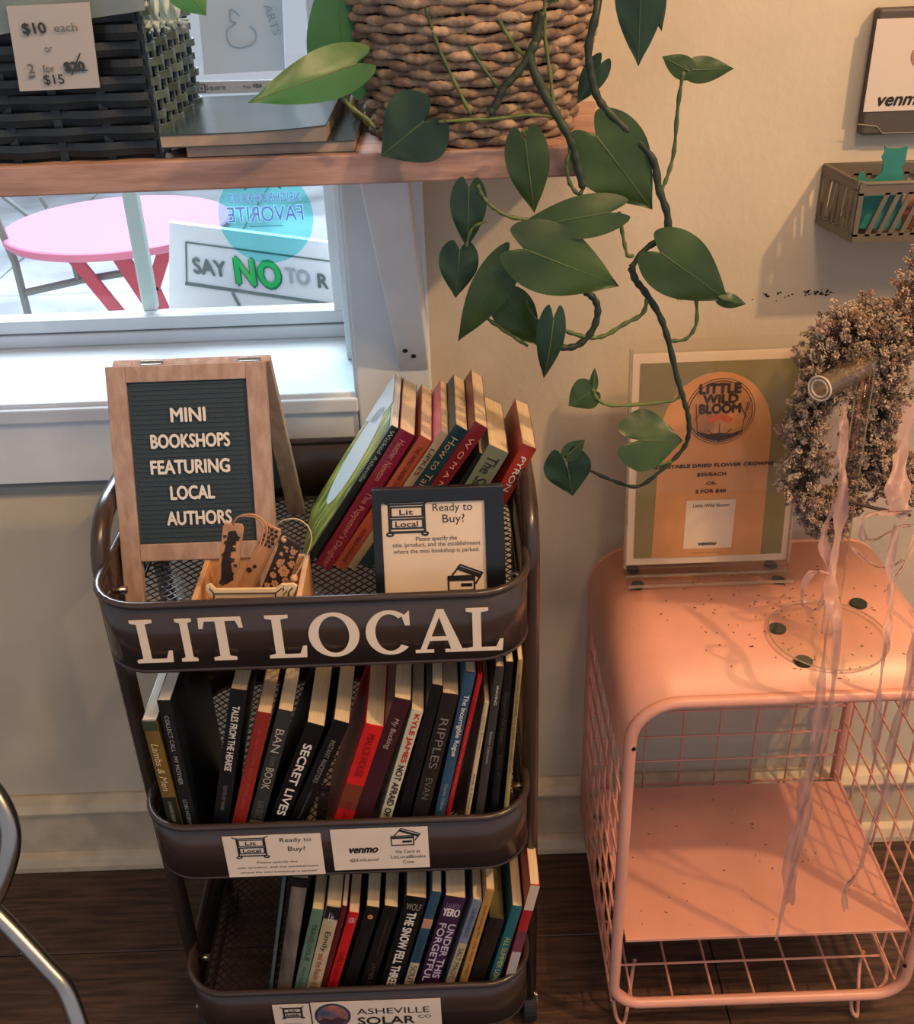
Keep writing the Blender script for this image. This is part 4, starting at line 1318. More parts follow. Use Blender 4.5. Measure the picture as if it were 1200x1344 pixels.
# ------------------------------------------------------------------ black framed payment sign in the top basket
M_blk = mat('black_frame_plastic', (20, 21, 24), 0.25)
F0 = V((0, -0.385, 0.708))
Fn = V((0, -0.17, 0.062)).normalized()
Fu = V((0, 0.062, 0.17)).normalized()
FP = lambda px, py, e=0: onp(px, py, F0, Fn) + Fn * e
t = root('picture_frame', 'black tabletop frame holding a Ready to Buy payment notice', 'frame', (FP(575, 770).x, -0.36, 0.708))
xl, xr = (FP(483, 648).x + FP(498, 775).x) / 2, (FP(647, 634).x + FP(650, 700).x) / 2 + .004
vt = (FP(565, 640) - F0).dot(Fu)
QP = lambda x, v, e=0: V((x, F0.y, F0.z)) + Fu * v + Fn * e
pxl, pxr = FP(500, 710).x, FP(640, 710).x
pvt = (FP(570, 656) - F0).dot(Fu)
for (xa, xb, va, vb) in ((xl, pxl + .002, 0, vt), (pxr - .002, xr + .006, 0, vt), (pxl, pxr, pvt - .002, vt), (pxl, pxr, 0, .014)):
    MB().obox(QP(xa, va, -.016), V((xb - xa, 0, 0)), Fu * (vb - va), Fn * .018).build('frame_rail', M_blk, t, bevel=.001)
MB().obox(QP(xl + .004, .004, -.02), V((xr - xl, 0, 0)), Fu * (vt - .008), Fn * .006).build('back_board', M_blk, t)
MB().obox(QP((xl + xr) / 2 - .02, .10, -.02), V((.04, 0, 0)), V((0, .055, -.098)), V((0, .003, .001))).build('easel_leg', M_blk, t)
c = Card(QP(pxl, pvt, -.002), X_, Fu, pxr - pxl, pvt - .012, t)
c.sheet(M_paper, 'notice')
hh = pvt - .012


def fuv(px, py):
    p = FP(px, py)
    return (p.x - pxl) / (pxr - pxl), (pvt - (p - F0).dot(Fu)) / hh


kpx = (FP(575, 700) - CAM).dot(FW) / FPX
(ua, va), (ub, vb_) = fuv(503, 661), fuv(564, 701)
c.cart_icon(ua, va, ub, vb_, .0009)
for s_, px, py, w_, h_ in (('Ready to', 594, 667, 52, 12), ('Buy?', 595.5, 682, 29, 13), ('Please specify the', 573, 707.5, 54, 7), ('title /product, and the establishment', 573, 715, 116, 7), ('where the mini bookshop is parked.', 573, 723.5, 113, 7)):
    u_, v_ = fuv(px, py)
    c.txt(s_, u_, v_, w_ * kpx / c.w, h_ * kpx / c.h * 1.1)
(ua, va), (ub, vb_) = fuv(588, 742), fuv(634, 774)
c.cards_icon(ua, va, ub, vb_, .0009)
MB().obox(QP(pxl, .010, .0005), V((pxr - pxl, 0, 0)), Fu * (pvt - .010), Fn * .0008).build('cover_glass', M_acr, t)

# ------------------------------------------------------------------ bookmark box
M_box = mat('raw_birch', (224, 176, 128), 0.6, rgb2=(206, 154, 106), vscale=8, stretch=(3, 3, 14))
zt = 0.765
a0, a1 = at(251, 793, z=zt), at(268, 731, z=zt)
c0, c1 = at(397, 786, z=zt), at(405, 728, z=zt)
bx0, bx1, by0, by1 = (a0.x + a1.x) / 2, (c0.x + c1.x) / 2, -0.388, max(a1.y, -0.30)
t = root('bookmark_box', 'small open birch box of bookmarks at the front of the top basket', 'box', ((bx0 + bx1) / 2, (by0 + by1) / 2, .709))
for (p, q) in (((bx0, by0, .709), (bx0 + .006, by1, zt)), ((bx1 - .006, by0, .709), (bx1, by1, zt)), ((bx0, by0, .709), (bx1, by0 + .004, zt)), ((bx0, by1 - .005, .709), (bx1, by1, zt))):
    MB().box(p, q).build('side_panel', M_box, t, bevel=.0008)
MB().box((bx0, by0, .7085), (bx1, by1, .712)).build('bottom', M_box, t)
# laser-cut cart ornament on the front
t = root('wooden_cart_ornament', 'laser-cut wooden cart shape fixed across the bookmark box front', 'ornament', ((bx0 + bx1) / 2, by0 - .004, .75))
M_lite = mat('pale_plywood', (240, 206, 160), 0.55)
M_burn = mat('burnt_groove', (62, 40, 30), 0.8)
yo = by0 - .006
o_ = lambda px, py: at(px, py, y=yo)
for pts in ([(271, 769), (276, 767), (283, 774), (362, 773), (370, 767), (378, 769), (377, 777), (366, 790), (366, 800), (278, 800), (278, 786), (271, 774)],):
    MB().prism([o_(*p) for p in pts], (0, .003, 0)).build('plate', M_lite, t)
MB().prism([o_(*p) for p in [(371, 768), (385, 767), (390, 770), (386, 780), (381, 792), (370, 800)]], (0, .0035, 0)).build('plate', M_lite, t)
b = MB()
for ln in ([(275, 772), (281, 779), (281, 792)], [(281, 779), (362, 778), (370, 772)], [(284, 786), (361, 785)], [(362, 778), (362, 792)], [(384, 771), (379, 777), (379, 790)], [(283, 792), (361, 791)]):
    b.tube([o_(*p) + V((0, -.0004, 0)) for p in ln], .0007, 5)
b.build('groove', M_burn, t)
# bookmarks
M_lea = mat('tooled_leather', (206, 150, 106), 0.5, vary=.08, vscale=20)
M_dk = mat('burnt_pattern', (46, 32, 28), 0.6)


def bookmark(label, TL, TR, BR, BL, yb, yt, patt):
    mid = ((TL[0] + BR[0]) / 2, (TL[1] + BR[1]) / 2)
    t = root('bookmark', label, 'bookmark', at(BL[0], BL[1], y=yb), 'bookmarks in the wooden box')
    P = [at(*TL, y=yt), at(*TR, y=yt), at(*BR, y=yb), at(*BL, y=yb)]
    # extend down into the box
    dn = (P[3] - P[0]).normalized()
    ext = (P[3].z - .7125) / -dn.z
    P[3] = P[3] + dn * ext
    P[2] = P[2] + dn * ext
    n = (P[1] - P[0]).cross(P[3] - P[0]).normalized()
    if n.y > 0: n = -n
    cor = [P[3], P[2]]
    tl, tr = P[0], P[1]
    ex = (tr - tl)
    ey = (P[3] - tl)
    q = lambda u, v, e=0: tl + ex * u + ey * (v * vk) + n * e + (P[2] - P[3] - ex) * (u * v * vk)
    vk = 1.0
    MB().prism([q(0, .03), q(.1, 0), q(.9, 0), q(1, .03), q(1, 1), q(0, 1)], -n * .003).build('strip', M_dk if patt == 2 else M_lea, t, bevel=.0006)
    vk = .52
    b = MB()
    rnd = random.Random(patt * 5 + 3)
    mm = M_lea if patt == 2 else M_dk
    if patt == 0:
        b.prism([q(.30, .12, .0003), q(.62, .10, .0003), q(.80, .2, .0003), q(.55, .36, .0003), q(.52, .55, .0003), q(.8, .9, .0003), q(.5, .98, .0003), q(.2, .9, .0003), q(.12, .6, .0003), q(.22, .4, .0003)], n * .0003)
    fl = {0: [(.72, .22, .17), (.62, .40, .15), (.6, .58, .16), (.35, .78, .2), (.25, .3, .13), (.3, .95, .2), (.7, .8, .1)],
          1: [(.2, .12, .1), (.45, .08, .11), (.7, .16, .1), (.3, .24, .11), (.6, .28, .1), (.85, .28, .09), (.25, .78, .2), (.75, .1, .09)],
          2: [(.72, .16, .17), (.85, .36, .15), (.35, .42, .18), (.62, .56, .3), (.25, .68, .18), (.85, .72, .2), (.45, .82, .2), (.15, .88, .14)]}[patt]
    if patt == 0: fl += [(.2, .5, .13), (.35, .45, .12), (.62, .3, .13), (.22, .66, .13), (.8, .66, .1), (.5, .9, .16), (.15, .2, .1), (.45, .62, .1)]
    if patt == 1: fl = [(u_ + (.1 if k_ % 2 else 0), .05 + .065 * k_, .12) for k_ in range(5) for u_ in (.15, .42, .69)] + [(.2, .78, .18), (.42, .70, .12)]
    if patt == 2: fl += [(rnd.uniform(.1, .92), rnd.uniform(.08, .98), rnd.uniform(.05, .09)) for _ in range(34)]
    for (u, v, r) in fl:
        rr = r * ex.length
        exn, eyn = ex.normalized(), ey.normalized()
        c_ = q(u, v, .0007)
        np_ = 6 if patt else 5
        for k in range(np_):
            an = k * 2 * PI / np_ + u
            pc = c_ + (exn * math.cos(an) + eyn * math.sin(an)) * rr * .62
            b.prism([pc + (exn * math.cos(j) + eyn * math.sin(j)) * rr * .36 for j in (0, 1.05, 2.1, 3.14, 4.19, 5.24)], n * .0003)
        b.prism([c_ + (exn * math.cos(j) + eyn * math.sin(j)) * rr * .2 for j in (0, 1.05, 2.1, 3.14, 4.19, 5.24)], n * .0003)
    b.build('flower_pattern', mm, t, kind='stuff')
    return t, q, n


t, q, n = bookmark('bookmark with dark flowers down one side, left in the box', (293, 687), (320.5, 689), (311, 772), (284, 770), -.356, -.350, 0)
for r_ in (0, 1):
    MB().tube(smooth_path([at(306, 688, y=-.353), at(314, 678, y=-.358), at(335, 676 + r_ * 3, y=-.362), at(350 - r_ * 5, 690, y=-.364), at(347 - r_ * 5, 712, y=-.366), at(336, 730, y=-.368), at(325, 741, y=-.366)], 6), .0011, 6).build('cord', mat('tan_leather_cord', (196, 140, 98), .6), t, smooth=True)
t, q, n = bookmark('plain leather bookmark with honeycomb top, middle of the box', (350, 687), (371, 697), (334, 772), (312, 770), -.346, -.340, 1)
t, q, n = bookmark('dark bookmark with large tan flowers, right in the box', (371, 704), (396, 717), (381, 770), (345, 768), -.356, -.350, 2)
MB().tube(smooth_path([at(364, 688, y=-.337), at(375, 682, y=-.34), at(392, 682, y=-.342), at(405, 692, y=-.345), at(409, 708, y=-.348), at(403, 728, y=-.35), at(392, 748, y=-.355), at(387, 756, y=-.357)], 6), .0008, 6).build('twine', mat('jute_twine', (200, 176, 140), .8), t, smooth=True)
MB().ball(at(386, 759, y=-.358), .0042).build('bead', M_box, t, smooth=True)
MB().ball(at(373, 708, y=-.348), .0036).build('bead', M_box, t, smooth=True)

# ------------------------------------------------------------------ pink wire side table
SX0, SX1, SY0, SY1, ST = 0.190, 0.588, -0.352, -0.030, 0.598
pk = root('pink_side_table', 'salmon pink metal side table with wire mesh sides', 'table', ((SX0 + SX1) / 2, (SY0 + SY1) / 2, 0))


def arc_rect_xz(x0, x1, z0, z1, rt, rb, y, n=8):
    out = []
    for (cx, cz, r, a0) in ((x1 - rt, z1 - rt, rt, 0), (x0 + rt, z1 - rt, rt, 90), (x0 + rb, z0 + rb, rb, 180), (x1 - rb, z0 + rb, rb, 270)):
        for k in range(n + 1):
            a = math.radians(a0 + 90 * k / n)
            out.append(V((cx + r * math.cos(a), y, cz + r * math.sin(a))))
    return out


for yy in (SY0, SY1):
    MB().tube(arc_rect_xz(SX0, SX1, 0.058, ST - .006, .055, .04, yy), .0075, 10, closed=True).build('tube_frame', M_pink, pk, smooth=True)
# top sheet with rolled sides
prof = []
for k in range(9):
    a = math.radians(180 - 90 * k / 8)
    prof.append((SX0 + .055 + .060 * math.cos(a), ST - .055 + .055 * math.sin(a)))
prof2 = [(SX0 + SX1 - x, z) for x, z in prof[::-1]]
full = [(SX0 - .005, ST - .12)] + prof + prof2 + [(SX1 + .005, ST - .12)]
vs, fs = [], []
n = len(full)
for i, (x, z) in enumerate(full):
    pa, pc = full[max(0, i - 1)], full[min(n - 1, i + 1)]
    dx, dz = pc[0] - pa[0], pc[1] - pa[1]
    l_ = math.hypot(dx, dz)
    xi, zi = x + dz / l_ * .002, z - dx / l_ * .002
    vs += [V((x, SY0, z)), V((x, SY1, z)), V((xi, SY1, zi)), V((xi, SY0, zi))]
for i in range(n - 1):
    for j in range(4):
        k = (j + 1) % 4
        fs.append((i * 4 + j, (i + 1) * 4 + j, (i + 1) * 4 + k, i * 4 + k))
tp = MB().add(vs, fs).build('table_top', M_pink, pk)
for i, p_ in enumerate(tp.data.polygons): p_.use_smooth = True
wr = .0018
# side wire grids
for xx in (SX0 + .001, SX1 - .001):
    for i in range(7):
        yy = SY0 + (SY1 - SY0) * (i + .5) / 7
        MB().tube([(xx, yy, .055), (xx, yy, ST - .10)], wr, 6).build('wire', M_pink, pk)
    for i in range(9):
        zz = .065 + (ST - .12 - .065) * i / 8
        MB().tube([(xx - .003, SY0, zz), (xx - .003, SY1, zz)], wr, 6).build('wire', M_pink, pk)
# back grid
for i in range(7):
    xx = SX0 + (SX1 - SX0) * (i + .6) / 7
    MB().tube([(xx, SY1, .06), (xx, SY1, ST - .01)], wr, 6).build('wire', M_pink, pk)
for i in range(10):
    zz = .10 + i * .05
    MB().tube([(SX0, SY1 - .003, zz), (SX1, SY1 - .003, zz)], wr, 6).build('wire', M_pink, pk)
# bottom grid
bl = []
for k, (x, y) in enumerate(rrect(SX0 + .004, SX1 - .004, SY0 + .004, SY1 - .004, .045)): bl.append((x, y, .056))
MB().tube(bl, .0026, 6, closed=True).build('wire', M_pink, pk)
for i in range(7):
    xx = SX0 + (SX1 - SX0) * (i + .5) / 7
    MB().tube([(xx, SY0, .052), (xx, SY1, .052)], wr, 6).build('wire', M_pink, pk)
for yy in (-.29, -.215, -.14):
    MB().tube([(SX0, yy, .056), (SX1, yy, .056)], wr, 6).build('wire', M_pink, pk)
for xx in (SX0 + .018, SX1 - .05):
    for (ya, yb) in ((SY0 + .006, SY0 + .07), (SY1 - .006, SY1 - .07)):
        MB().tube(smooth_path([(xx - .016, ya, .056), (xx - .010, ya, .018), (xx, ya, .003), (xx + .012, (ya + yb) / 2, .006), (xx + .022, yb, .03), (xx + .024, yb, .055)], 5), .0028, 7).build('foot', M_pink, pk, smooth=True)
# middle shelf
MB().box((SX0 + .012, SY0 + .004, .183), (SX1 - .012, -.075, .186)).build('middle_shelf', M_pink, pk, bevel=.001)
MB().box((SX0 + .012, SY0 + .003, .181), (SX1 - .012, SY0 + .005, .186)).build('shelf_lip', M_pink, pk, bevel=.0006)
for (px, py) in ((832, 983), (818, 1284), (1188, 1268)):
    q = at(px, py, y=SY0 - .007)
    MB().cyl(q + V((0, .002, 0)), q + V((0, -.001, 0)), .0025, 10).build('screw', M_blk, pk)
# debris
b = MB()
for i in range(190):
    if i < 150:
        u = random.gauss(.55, .22)
        p = V((SX0 + .03 + (SX1 - SX0 - .07) * min(1, max(0, u)), random.gauss(-.20, .07), ST + .0006))
        if not (SY0 < p.y < SY1): continue
    else:
        p = V((random.uniform(SX0 + .03, SX1 - .03), random.uniform(SY0 + .02, -.09), .1866))
    an = random.uniform(0, PI)
    d = V((math.cos(an), math.sin(an), 0)) * random.uniform(.0008, .0025)
    s_ = V((-d.y, d.x, 0)).normalized() * random.uniform(.0003, .0007)
    b.prism([p - d, p + s_, p + d, p - s_], (0, 0, .0006))
tag(b.build('petal_crumbs', mat('dry_brown_crumb', (92, 56, 40), .9)), 'scattered brown dried petal crumbs on the pink table', 'crumbs', kind='stuff')

# ------------------------------------------------------------------ acrylic sign holder on the table
A0 = V((0, -0.110, ST + .018))
An = V((0, -0.28, 0.032)).normalized()
Au = V((0, 0.032, 0.28)).normalized()
AP = lambda px, py, e=0: onp(px, py, A0, An) + An * e
t = root('sign_holder', 'clear acrylic holder with an olive and orange flower crown price sheet', 'sign', (AP(935, 740).x, -.1, ST))
L_ = (AP(830, 470).x + AP(826, 735).x) / 2
R_ = (AP(1046, 458).x + AP(1038, 725).x) / 2 + .003
vt = ((AP(830, 468) - A0).dot(Au) + (AP(1046, 455) - A0).dot(Au)) / 2
vb = (AP(935, 735) - A0).dot(Au)
SPt = lambda x, v, e=0: V((x, A0.y, A0.z)) + Au * v + An * e
Rr = R_ - L_
MB().obox(SPt(L_ - .004, vb - .006, -.006), V((Rr + .006, 0, 0)), Au * (vt - vb + .022), An * .003).build('back_sheet', M_acr, t)
MB().obox(SPt(L_ - .002, vb - .004, -.0022), V((Rr + .003, 0, 0)), Au * (vt - vb + .004), An * .0006).build('white_margin', mat('cream_margin', (236, 210, 178), .5), t)
mgn = .0085
c = Card(SPt(L_ + mgn, vt - .012, -.001), X_, Au, Rr - 2 * mgn + .002, vt - vb - .018, t)
c.sheet(mat('olive_print', (150, 134, 84), .5, vary=.06, vscale=10), 'print')
arch = [(.12, 1.0), (.14, .36)] + [(.5 - .36 * math.cos(k * PI / 14), .36 - .31 * math.sin(k * PI / 14)) for k in range(1, 14)] + [(.86, .36), (.86, 1.0)]
MB().prism([c.P(u, v, .0006) for u, v in arch], c.N * .0003).build('orange_arch', mat('orange_print', (228, 160, 96), .5, vary=.06, vscale=10), t)
asp = c.w / c.h
cir = lambda r, k, n=40: c.P(.52 + r * math.cos(2 * PI * k / n), .245 + r * asp * math.sin(2 * PI * k / n), .0010)
M_brown = mat('dark_brown_print', (66, 46, 34), .6)
for r, m_, e, nm in ((.222, M_brown, 0, 'logo_ring'), (.217, MATS['orange_print'], .0003, 'logo_ring'), (.208, M_brown, .0006, 'logo_ring'), (.202, mat('logo_tan', (212, 150, 92), .6, rgb2=(176, 120, 74), vscale=40), .0009, 'logo')):
    MB().prism([cir(r, k) + c.N * e for k in range(40)], c.N * .0002).build(nm, m_, t)


def ctext(s, u, v, wu, hv, m, **kw):
    return text(s, c.P(u, v, .0022), c.R, c.U, wu * c.w, hv * c.h, m, t, eps=.0002, **kw)


ctext('LITTLE', .51, .13, .26, .045, M_brown, bold=.09)
ctext('WILD', .515, .18, .22, .042, M_brown, bold=.09)
ctext('BLOOM', .515, .228, .26, .045, M_brown, bold=.09)
b = MB()
for k in range(6):
    an = PI * (k + .5) / 6
    pc = (.52 + .055 * math.cos(an), .29 - .02 * math.sin(an))
    b.prism([c.P(pc[0] + .03 * math.cos(j), pc[1] + .014 * math.sin(j), .0024 + k * .00003) for j in (0, .8, 1.6, 2.4, 3.2, 4, 4.8, 5.6)], c.N * .0002)
b.build('flower_print', mat('poppy_print', (218, 104, 66), .6), t)
b = MB()
for (u0, v0, u1, v1) in ((.52, .30, .52, .40), (.52, .38, .44, .33), (.52, .38, .60, .33), (.52, .39, .40, .36), (.52, .39, .64, .36), (.38, .36, .36, .20), (.36, .28, .40, .24), (.66, .36, .69, .20), (.69, .28, .65, .22), (.69, .24, .71, .18)):
    c.line(b, [(u0, v0), (u1, v1)], .0004)
for v in b.v: v += c.N * .0016
b.build('stem_print', M_brown, t)
MB().prism([c.P(.52 + .195 * math.cos(a), .245 + .195 * asp * math.sin(a), .0024) for a in [math.radians(d) for d in range(40, 141, 10)]] + [c.P(.45, .355, .0024), c.P(.52, .348, .0024), c.P(.60, .355, .0024)], c.N * .0002).build('earth_print', M_brown, t)
M_nav = mat('dark_navy_ink', (40, 34, 44), .6)
ctext('ADJUSTABLE DRIED FLOWER CROWNS', .49, .515, .80, .022, M_nav, bold=.05)
ctext('$25/EACH', .49, .56, .19, .02, M_nav, bold=.05)
ctext('-OR-', .49, .605, .08, .017, M_nav, bold=.03)
ctext('2 FOR $40', .49, .648, .20, .02, M_nav, bold=.05)
MB().prism([c.P(.335, .695, .0012), c.P(.665, .695, .0012), c.P(.655, .955, .0012), c.P(.33, .955, .0012)], c.N * .0004).build('white_sticker', mat('sticker_white', (238, 212, 182), .5), t)
ctext('Little Wild Bloom', .50, .722, .24, .018, M_nav)
ctext('venmo', .49, .93, .12, .014, M_ink, bold=.08, shear=.2)
ctext('Scan this code to pay', .49, .978, .20, .008, M_nav)
MB().obox(SPt(L_ - .004, vb - .006, .0030), V((Rr + .006, 0, 0)), Au * (vt - vb + .010), An * .002).build('front_sheet', M_acr, t)
MB().obox(SPt(L_ - .005, vb - .006, -.006), V((.003, 0, 0)), Au * (vt - vb + .012), An * .011).build('acrylic_edge', M_acr_edge, t)
MB().obox(SPt(R_ + .001, vb - .006, -.006), V((.003, 0, 0)), Au * (vt - vb + .012), An * .011).build('acrylic_edge', M_acr_edge, t)
MB().box((L_ - .002, A0.y - .026, ST + .0035), (R_ + .006, A0.y + .03, ST + .0075)).build('foot_plate', M_acr, t)
MB().box((L_ - .002, A0.y - .0268, ST + .0035), (R_ + .006, A0.y - .026, ST + .0075)).build('acrylic_edge', M_acr_edge, t)
MB().box((L_ - .003, A0.y - .0075, ST + .0076), (R_ + .003, A0.y - .0060, ST + .0100)).build('acrylic_edge', M_acr_edge, t)
MB().box((L_ - .004, A0.y - .006, ST + .0075), (R_ + .004, A0.y + .006, ST + .018)).build('lower_block', M_acr, t)
for xx in (L_ + .012, R_ - .012):
    for yy in (A0.y - .017, A0.y + .02):
        MB().cyl((xx, yy, ST + .0005), (xx, yy, ST + .0034), .0085, 20).build('felt_pad', mat('dark_green_felt', (50, 56, 40), .9), t)

# ------------------------------------------------------------------ acrylic T stand with flower crowns
pb = V((0.441, -0.252, ST))
t = root('acrylic_display_stand', 'clear acrylic post stand with round base holding the crowns', 'stand', pb)
MB().lathe(pb, [(.068, .0035), (.070, .0045), (.070, .0075), (.068, .0085)], 48).build('base', M_acr, t)
MB().tube([pb + V((.0695 * math.cos(k * PI / 24), .0695 * math.sin(k * PI / 24), .006)) for k in range(48)], .0011, 6, closed=True).build('base_edge', M_acr_edge, t, smooth=True)
for p in (at(1055, 868, z=ST + .002), at(1127, 792, z=ST + .002), pb + V((-.055, .02, 0))):
    MB().cyl((p.x, p.y, ST + .0004), (p.x, p.y, ST + .0034), .0105, 20).build('felt_pad', MATS['dark_green_felt'], t)
zT = 0.945
pt = V((0.432, -0.252, zT))
for rr, mm in ((.0085, M_acr), ):
    MB().tube([pb + V((0, 0, .008)), pt], rr, 16).build('post', mm, t, smooth=True)
MB().tube([pb + V((-.0085, 0, .008)), pt + V((-.0085, 0, 0))], .0008, 5).build('post_edge', M_acr_edge, t)
MB().tube([pb + V((.0085, 0, .008)), pt + V((.0085, 0, 0))], .0008, 5).build('post_edge', M_acr_edge, t)
aE = at(1076, 510, z=zT + .006)
arm_d = (pt - aE); arm_d.z = 0
arm_d.normalize()
aE2 = aE + arm_d * .085
M_tube = glass_mat('acrylic_tube', (240, 234, 220), 0.05, 0.04, 0.05, (220, 196, 168))
b = MB()
b.tube([aE, aE2], .0125, 20, caps=False)
b.tube([aE, aE2], .0085, 20, caps=False)
b.build('arm_tube', M_tube, t, smooth=True)
for rr in (.0125, .0088):
    s1 = arm_d.cross(Z_).normalized()
    MB().tube([aE + s1 * rr * math.cos(k * PI / 10) + Z_ * rr * math.sin(k * PI / 10) for k in range(20)], .0010, 6, closed=True).build('tube_ring', mat('ring_white', (220, 200, 176), .3), t, smooth=True)

M_f1 = mat('dried_floret_tan', (190, 166, 140), .9)
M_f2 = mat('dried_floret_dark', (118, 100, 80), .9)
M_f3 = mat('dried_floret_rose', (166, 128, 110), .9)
M_twig = mat('dark_twig', (66, 50, 40), .8)
M_rib = mat('sheer_pink_ribbon', (196, 152, 142), .35, sheer=.36, bump=.5, bscale=70)


def wreath(label, c, e2, rv, rh, thick, seed, cnt, arc=(0, 360), grp='dried flower crowns on the acrylic stand'):
    rnd = random.Random(seed)
    e1 = V((0, 0, 1))
    e2 = V(e2).normalized()
    e3 = e2.cross(e1).normalized()
    t = root('flower_crown', label, 'wreath', c - e1 * rv, grp)
    pt_ = lambda a: V(c) + e1 * (rv * math.sin(a)) + e2 * (rh * math.cos(a))
    MB().tube([pt_(k * PI / 24) for k in range(48)], .0022, 6, closed=True).build('wire_ring', M_twig, t, smooth=True)
    mbs = [MB(), MB(), MB(), MB()]
    ncl = cnt // 20
    for ci in range(ncl):
        a = math.radians(rnd.uniform(*arc))
        p = pt_(a)
        rad = (e1 * math.sin(a) * rv + e2 * math.cos(a) * rh).normalized()
        tau = (e1 * math.cos(a) - e2 * math.sin(a)).normalized()
        th_ = rnd.uniform(0, 2 * PI)
        T_ = thick(a) * (0.8 + .25 * math.sin(a * 5 + seed) + .12 * math.sin(a * 11))
        rr = T_ * math.sqrt(rnd.uniform(.02, 1)) * rnd.uniform(.8, 1.2)
        out = rad * math.cos(th_) + e3 * math.sin(th_)
        o = p + out * rr
        ax_ = (out + tau * rnd.uniform(-.9, .9) + V((rnd.gauss(0, .3), rnd.gauss(0, .3), rnd.gauss(0, .3)))).normalized()
        inner = rr < T_ * .55
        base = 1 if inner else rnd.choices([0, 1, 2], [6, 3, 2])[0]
        mbs[3].tube([p + out * rr * .2, o, o + ax_ * .006], .0004, 3)
        s1 = ax_.orthogonal().normalized()
        s2 = ax_.cross(s1)
        for fi in range(22):
            h_ = rnd.uniform(0, .011)
            an = rnd.uniform(0, 2 * PI)
            d = (ax_ * rnd.uniform(.2, 1.0) + s1 * math.cos(an) + s2 * math.sin(an)).normalized()
            oo = o + ax_ * h_ + d * .0004
            ln = rnd.uniform(.003, .0062) * (1 - h_ * 30)
            f1 = d.orthogonal().normalized()
            f2 = d.cross(f1)
            wd = rnd.uniform(.0009, .0018)
            k = base if rnd.random() < .75 else rnd.choice([0, 1, 2])
            m_ = oo + d * ln * .7
            tp_ = oo + d * ln
            vs = [oo] + [m_ + f1 * wd * math.cos(q) + f2 * wd * math.sin(q) for q in (0, 2.09, 4.19)] + [tp_]
            mbs[k].add(vs, [(0, 1, 2), (0, 2, 3), (0, 3, 1), (1, 4, 2), (2, 4, 3), (3, 4, 1)])
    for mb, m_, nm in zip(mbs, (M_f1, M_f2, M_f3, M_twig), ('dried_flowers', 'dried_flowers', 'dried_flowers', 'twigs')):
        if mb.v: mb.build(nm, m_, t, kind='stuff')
    return t


def onr(px, py, y): return at(px, py, y=y)


cA = at(1104, 560, y=-.222)
wA = wreath('nearest dried flower crown hanging from the acrylic arm, open centre visible', cA, (.9, .43, 0), .112, .052, lambda a: .023 + .013 * max(0, math.sin(a)), 3, 30000)
cB = at(1222, 510, y=-.18)
wB = wreath('second dried flower crown behind, cut off by the photo edge', cB, (.95, .3, 0), .115, .075, lambda a: .029 + .014 * max(0, math.sin(a)), 5, 34000)
# bent twig at the bottom
MB().tube(smooth_path([at(1100, 640, y=-.27), at(1112, 632, y=-.27), at(1118, 625, y=-.27), at(1130, 626, y=-.27)], 5), .0016, 6).build('twig', M_twig, wA)
MB().tube(smooth_path([at(1105, 655, y=-.27), at(1140, 665, y=-.26), at(1195, 676, y=-.25)], 5), .0020, 6).build('twig', M_twig, wA)


def ribbon(parent, pts, wd, seed=1, name='ribbon'):
    P = smooth_path([at(p[0], p[1], y=p[2]) for p in pts], 8)
    rnd = random.Random(seed)
    n = len(P)
    vs, fs = [], []
    for i, p in enumerate(P):
        an = .55 * math.sin(i * .11 + seed) + .35 * math.sin(i * .31 + seed * 2)
        wv = V((math.cos(an), math.sin(an), .1 * math.sin(i * .4))) * (wd * (0.62 + .18 * math.sin(i * .37 + seed) + .1 * math.sin(i * .9)))
        for k in range(5):
            q = (k - 2) / 2
            vs.append(p + wv * (q * .5) + V((rnd.uniform(-.0004, .0004), .0022 * math.sin(q * 4 + i * .35 + seed), rnd.uniform(-.0006, .0006))))
    for i in range(n - 1):
        for j in range(4):
            fs.append((i * 5 + j, i * 5 + j + 1, i * 5 + j + 6, i * 5 + j + 5))
    MB().add(vs, fs).build(name, M_rib, parent, smooth=True)


F_ = SY0 - .022
ribbon(wA, [(1118, 490, -.225), (1110, 530, -.235), (1108, 560, -.25), (1106, 600, -.26), (1107, 640, -.285), (1100, 700, -.30), (1092, 760, -.33), (1088, 800, F_), (1080, 880, F_), (1074, 950, F_), (1066, 1000, F_), (1052, 1050, F_), (1047, 1080, F_), (1036, 1130, F_), (1030, 1180, F_), (1020, 1232, F_)], .017, 1)
ribbon(wA, [(1102, 650, -.285), (1085, 690, -.29), (1082, 720, -.30), (1096, 770, -.33), (1098, 820, F_), (1094, 900, F_), (1086, 960, F_), (1070, 1010, F_), (1060, 1060, F_), (1050, 1110, F_), (1042, 1150, F_), (1036, 1186, F_)], .014, 2)
ribbon(wA, [(1090, 755, -.325), (1068, 750, -.325), (1054, 770, -.33), (1056, 795, -.335), (1072, 800, -.335), (1082, 780, -.33), (1088, 758, -.325)], .010, 3, 'bow_loop')
ribbon(wB, [(1200, 670, -.27), (1168, 672, -.28), (1138, 678, -.29), (1133, 705, -.29), (1150, 708, -.285), (1180, 692, -.28), (1200, 690, -.27)], .014, 4, 'bow_loop')
ribbon(wB, [(1178, 690, -.28), (1168, 740, -.30), (1172, 780, -.32), (1164, 830, F_), (1158, 880, F_), (1152, 940, F_), (1148, 990, F_), (1166, 1030, F_), (1154, 1060, F_), (1140, 1100, F_), (1128, 1140, F_), (1110, 1168, F_), (1110, 1194, F_)], .012, 5)
ribbon(wB, [(1205, 700, -.27), (1188, 740, -.29), (1170, 770, -.31), (1172, 800, -.33), (1200, 830, F_), (1194, 880, F_), (1182, 930, F_), (1170, 980, F_), (1162, 1010, F_)], .012, 6)
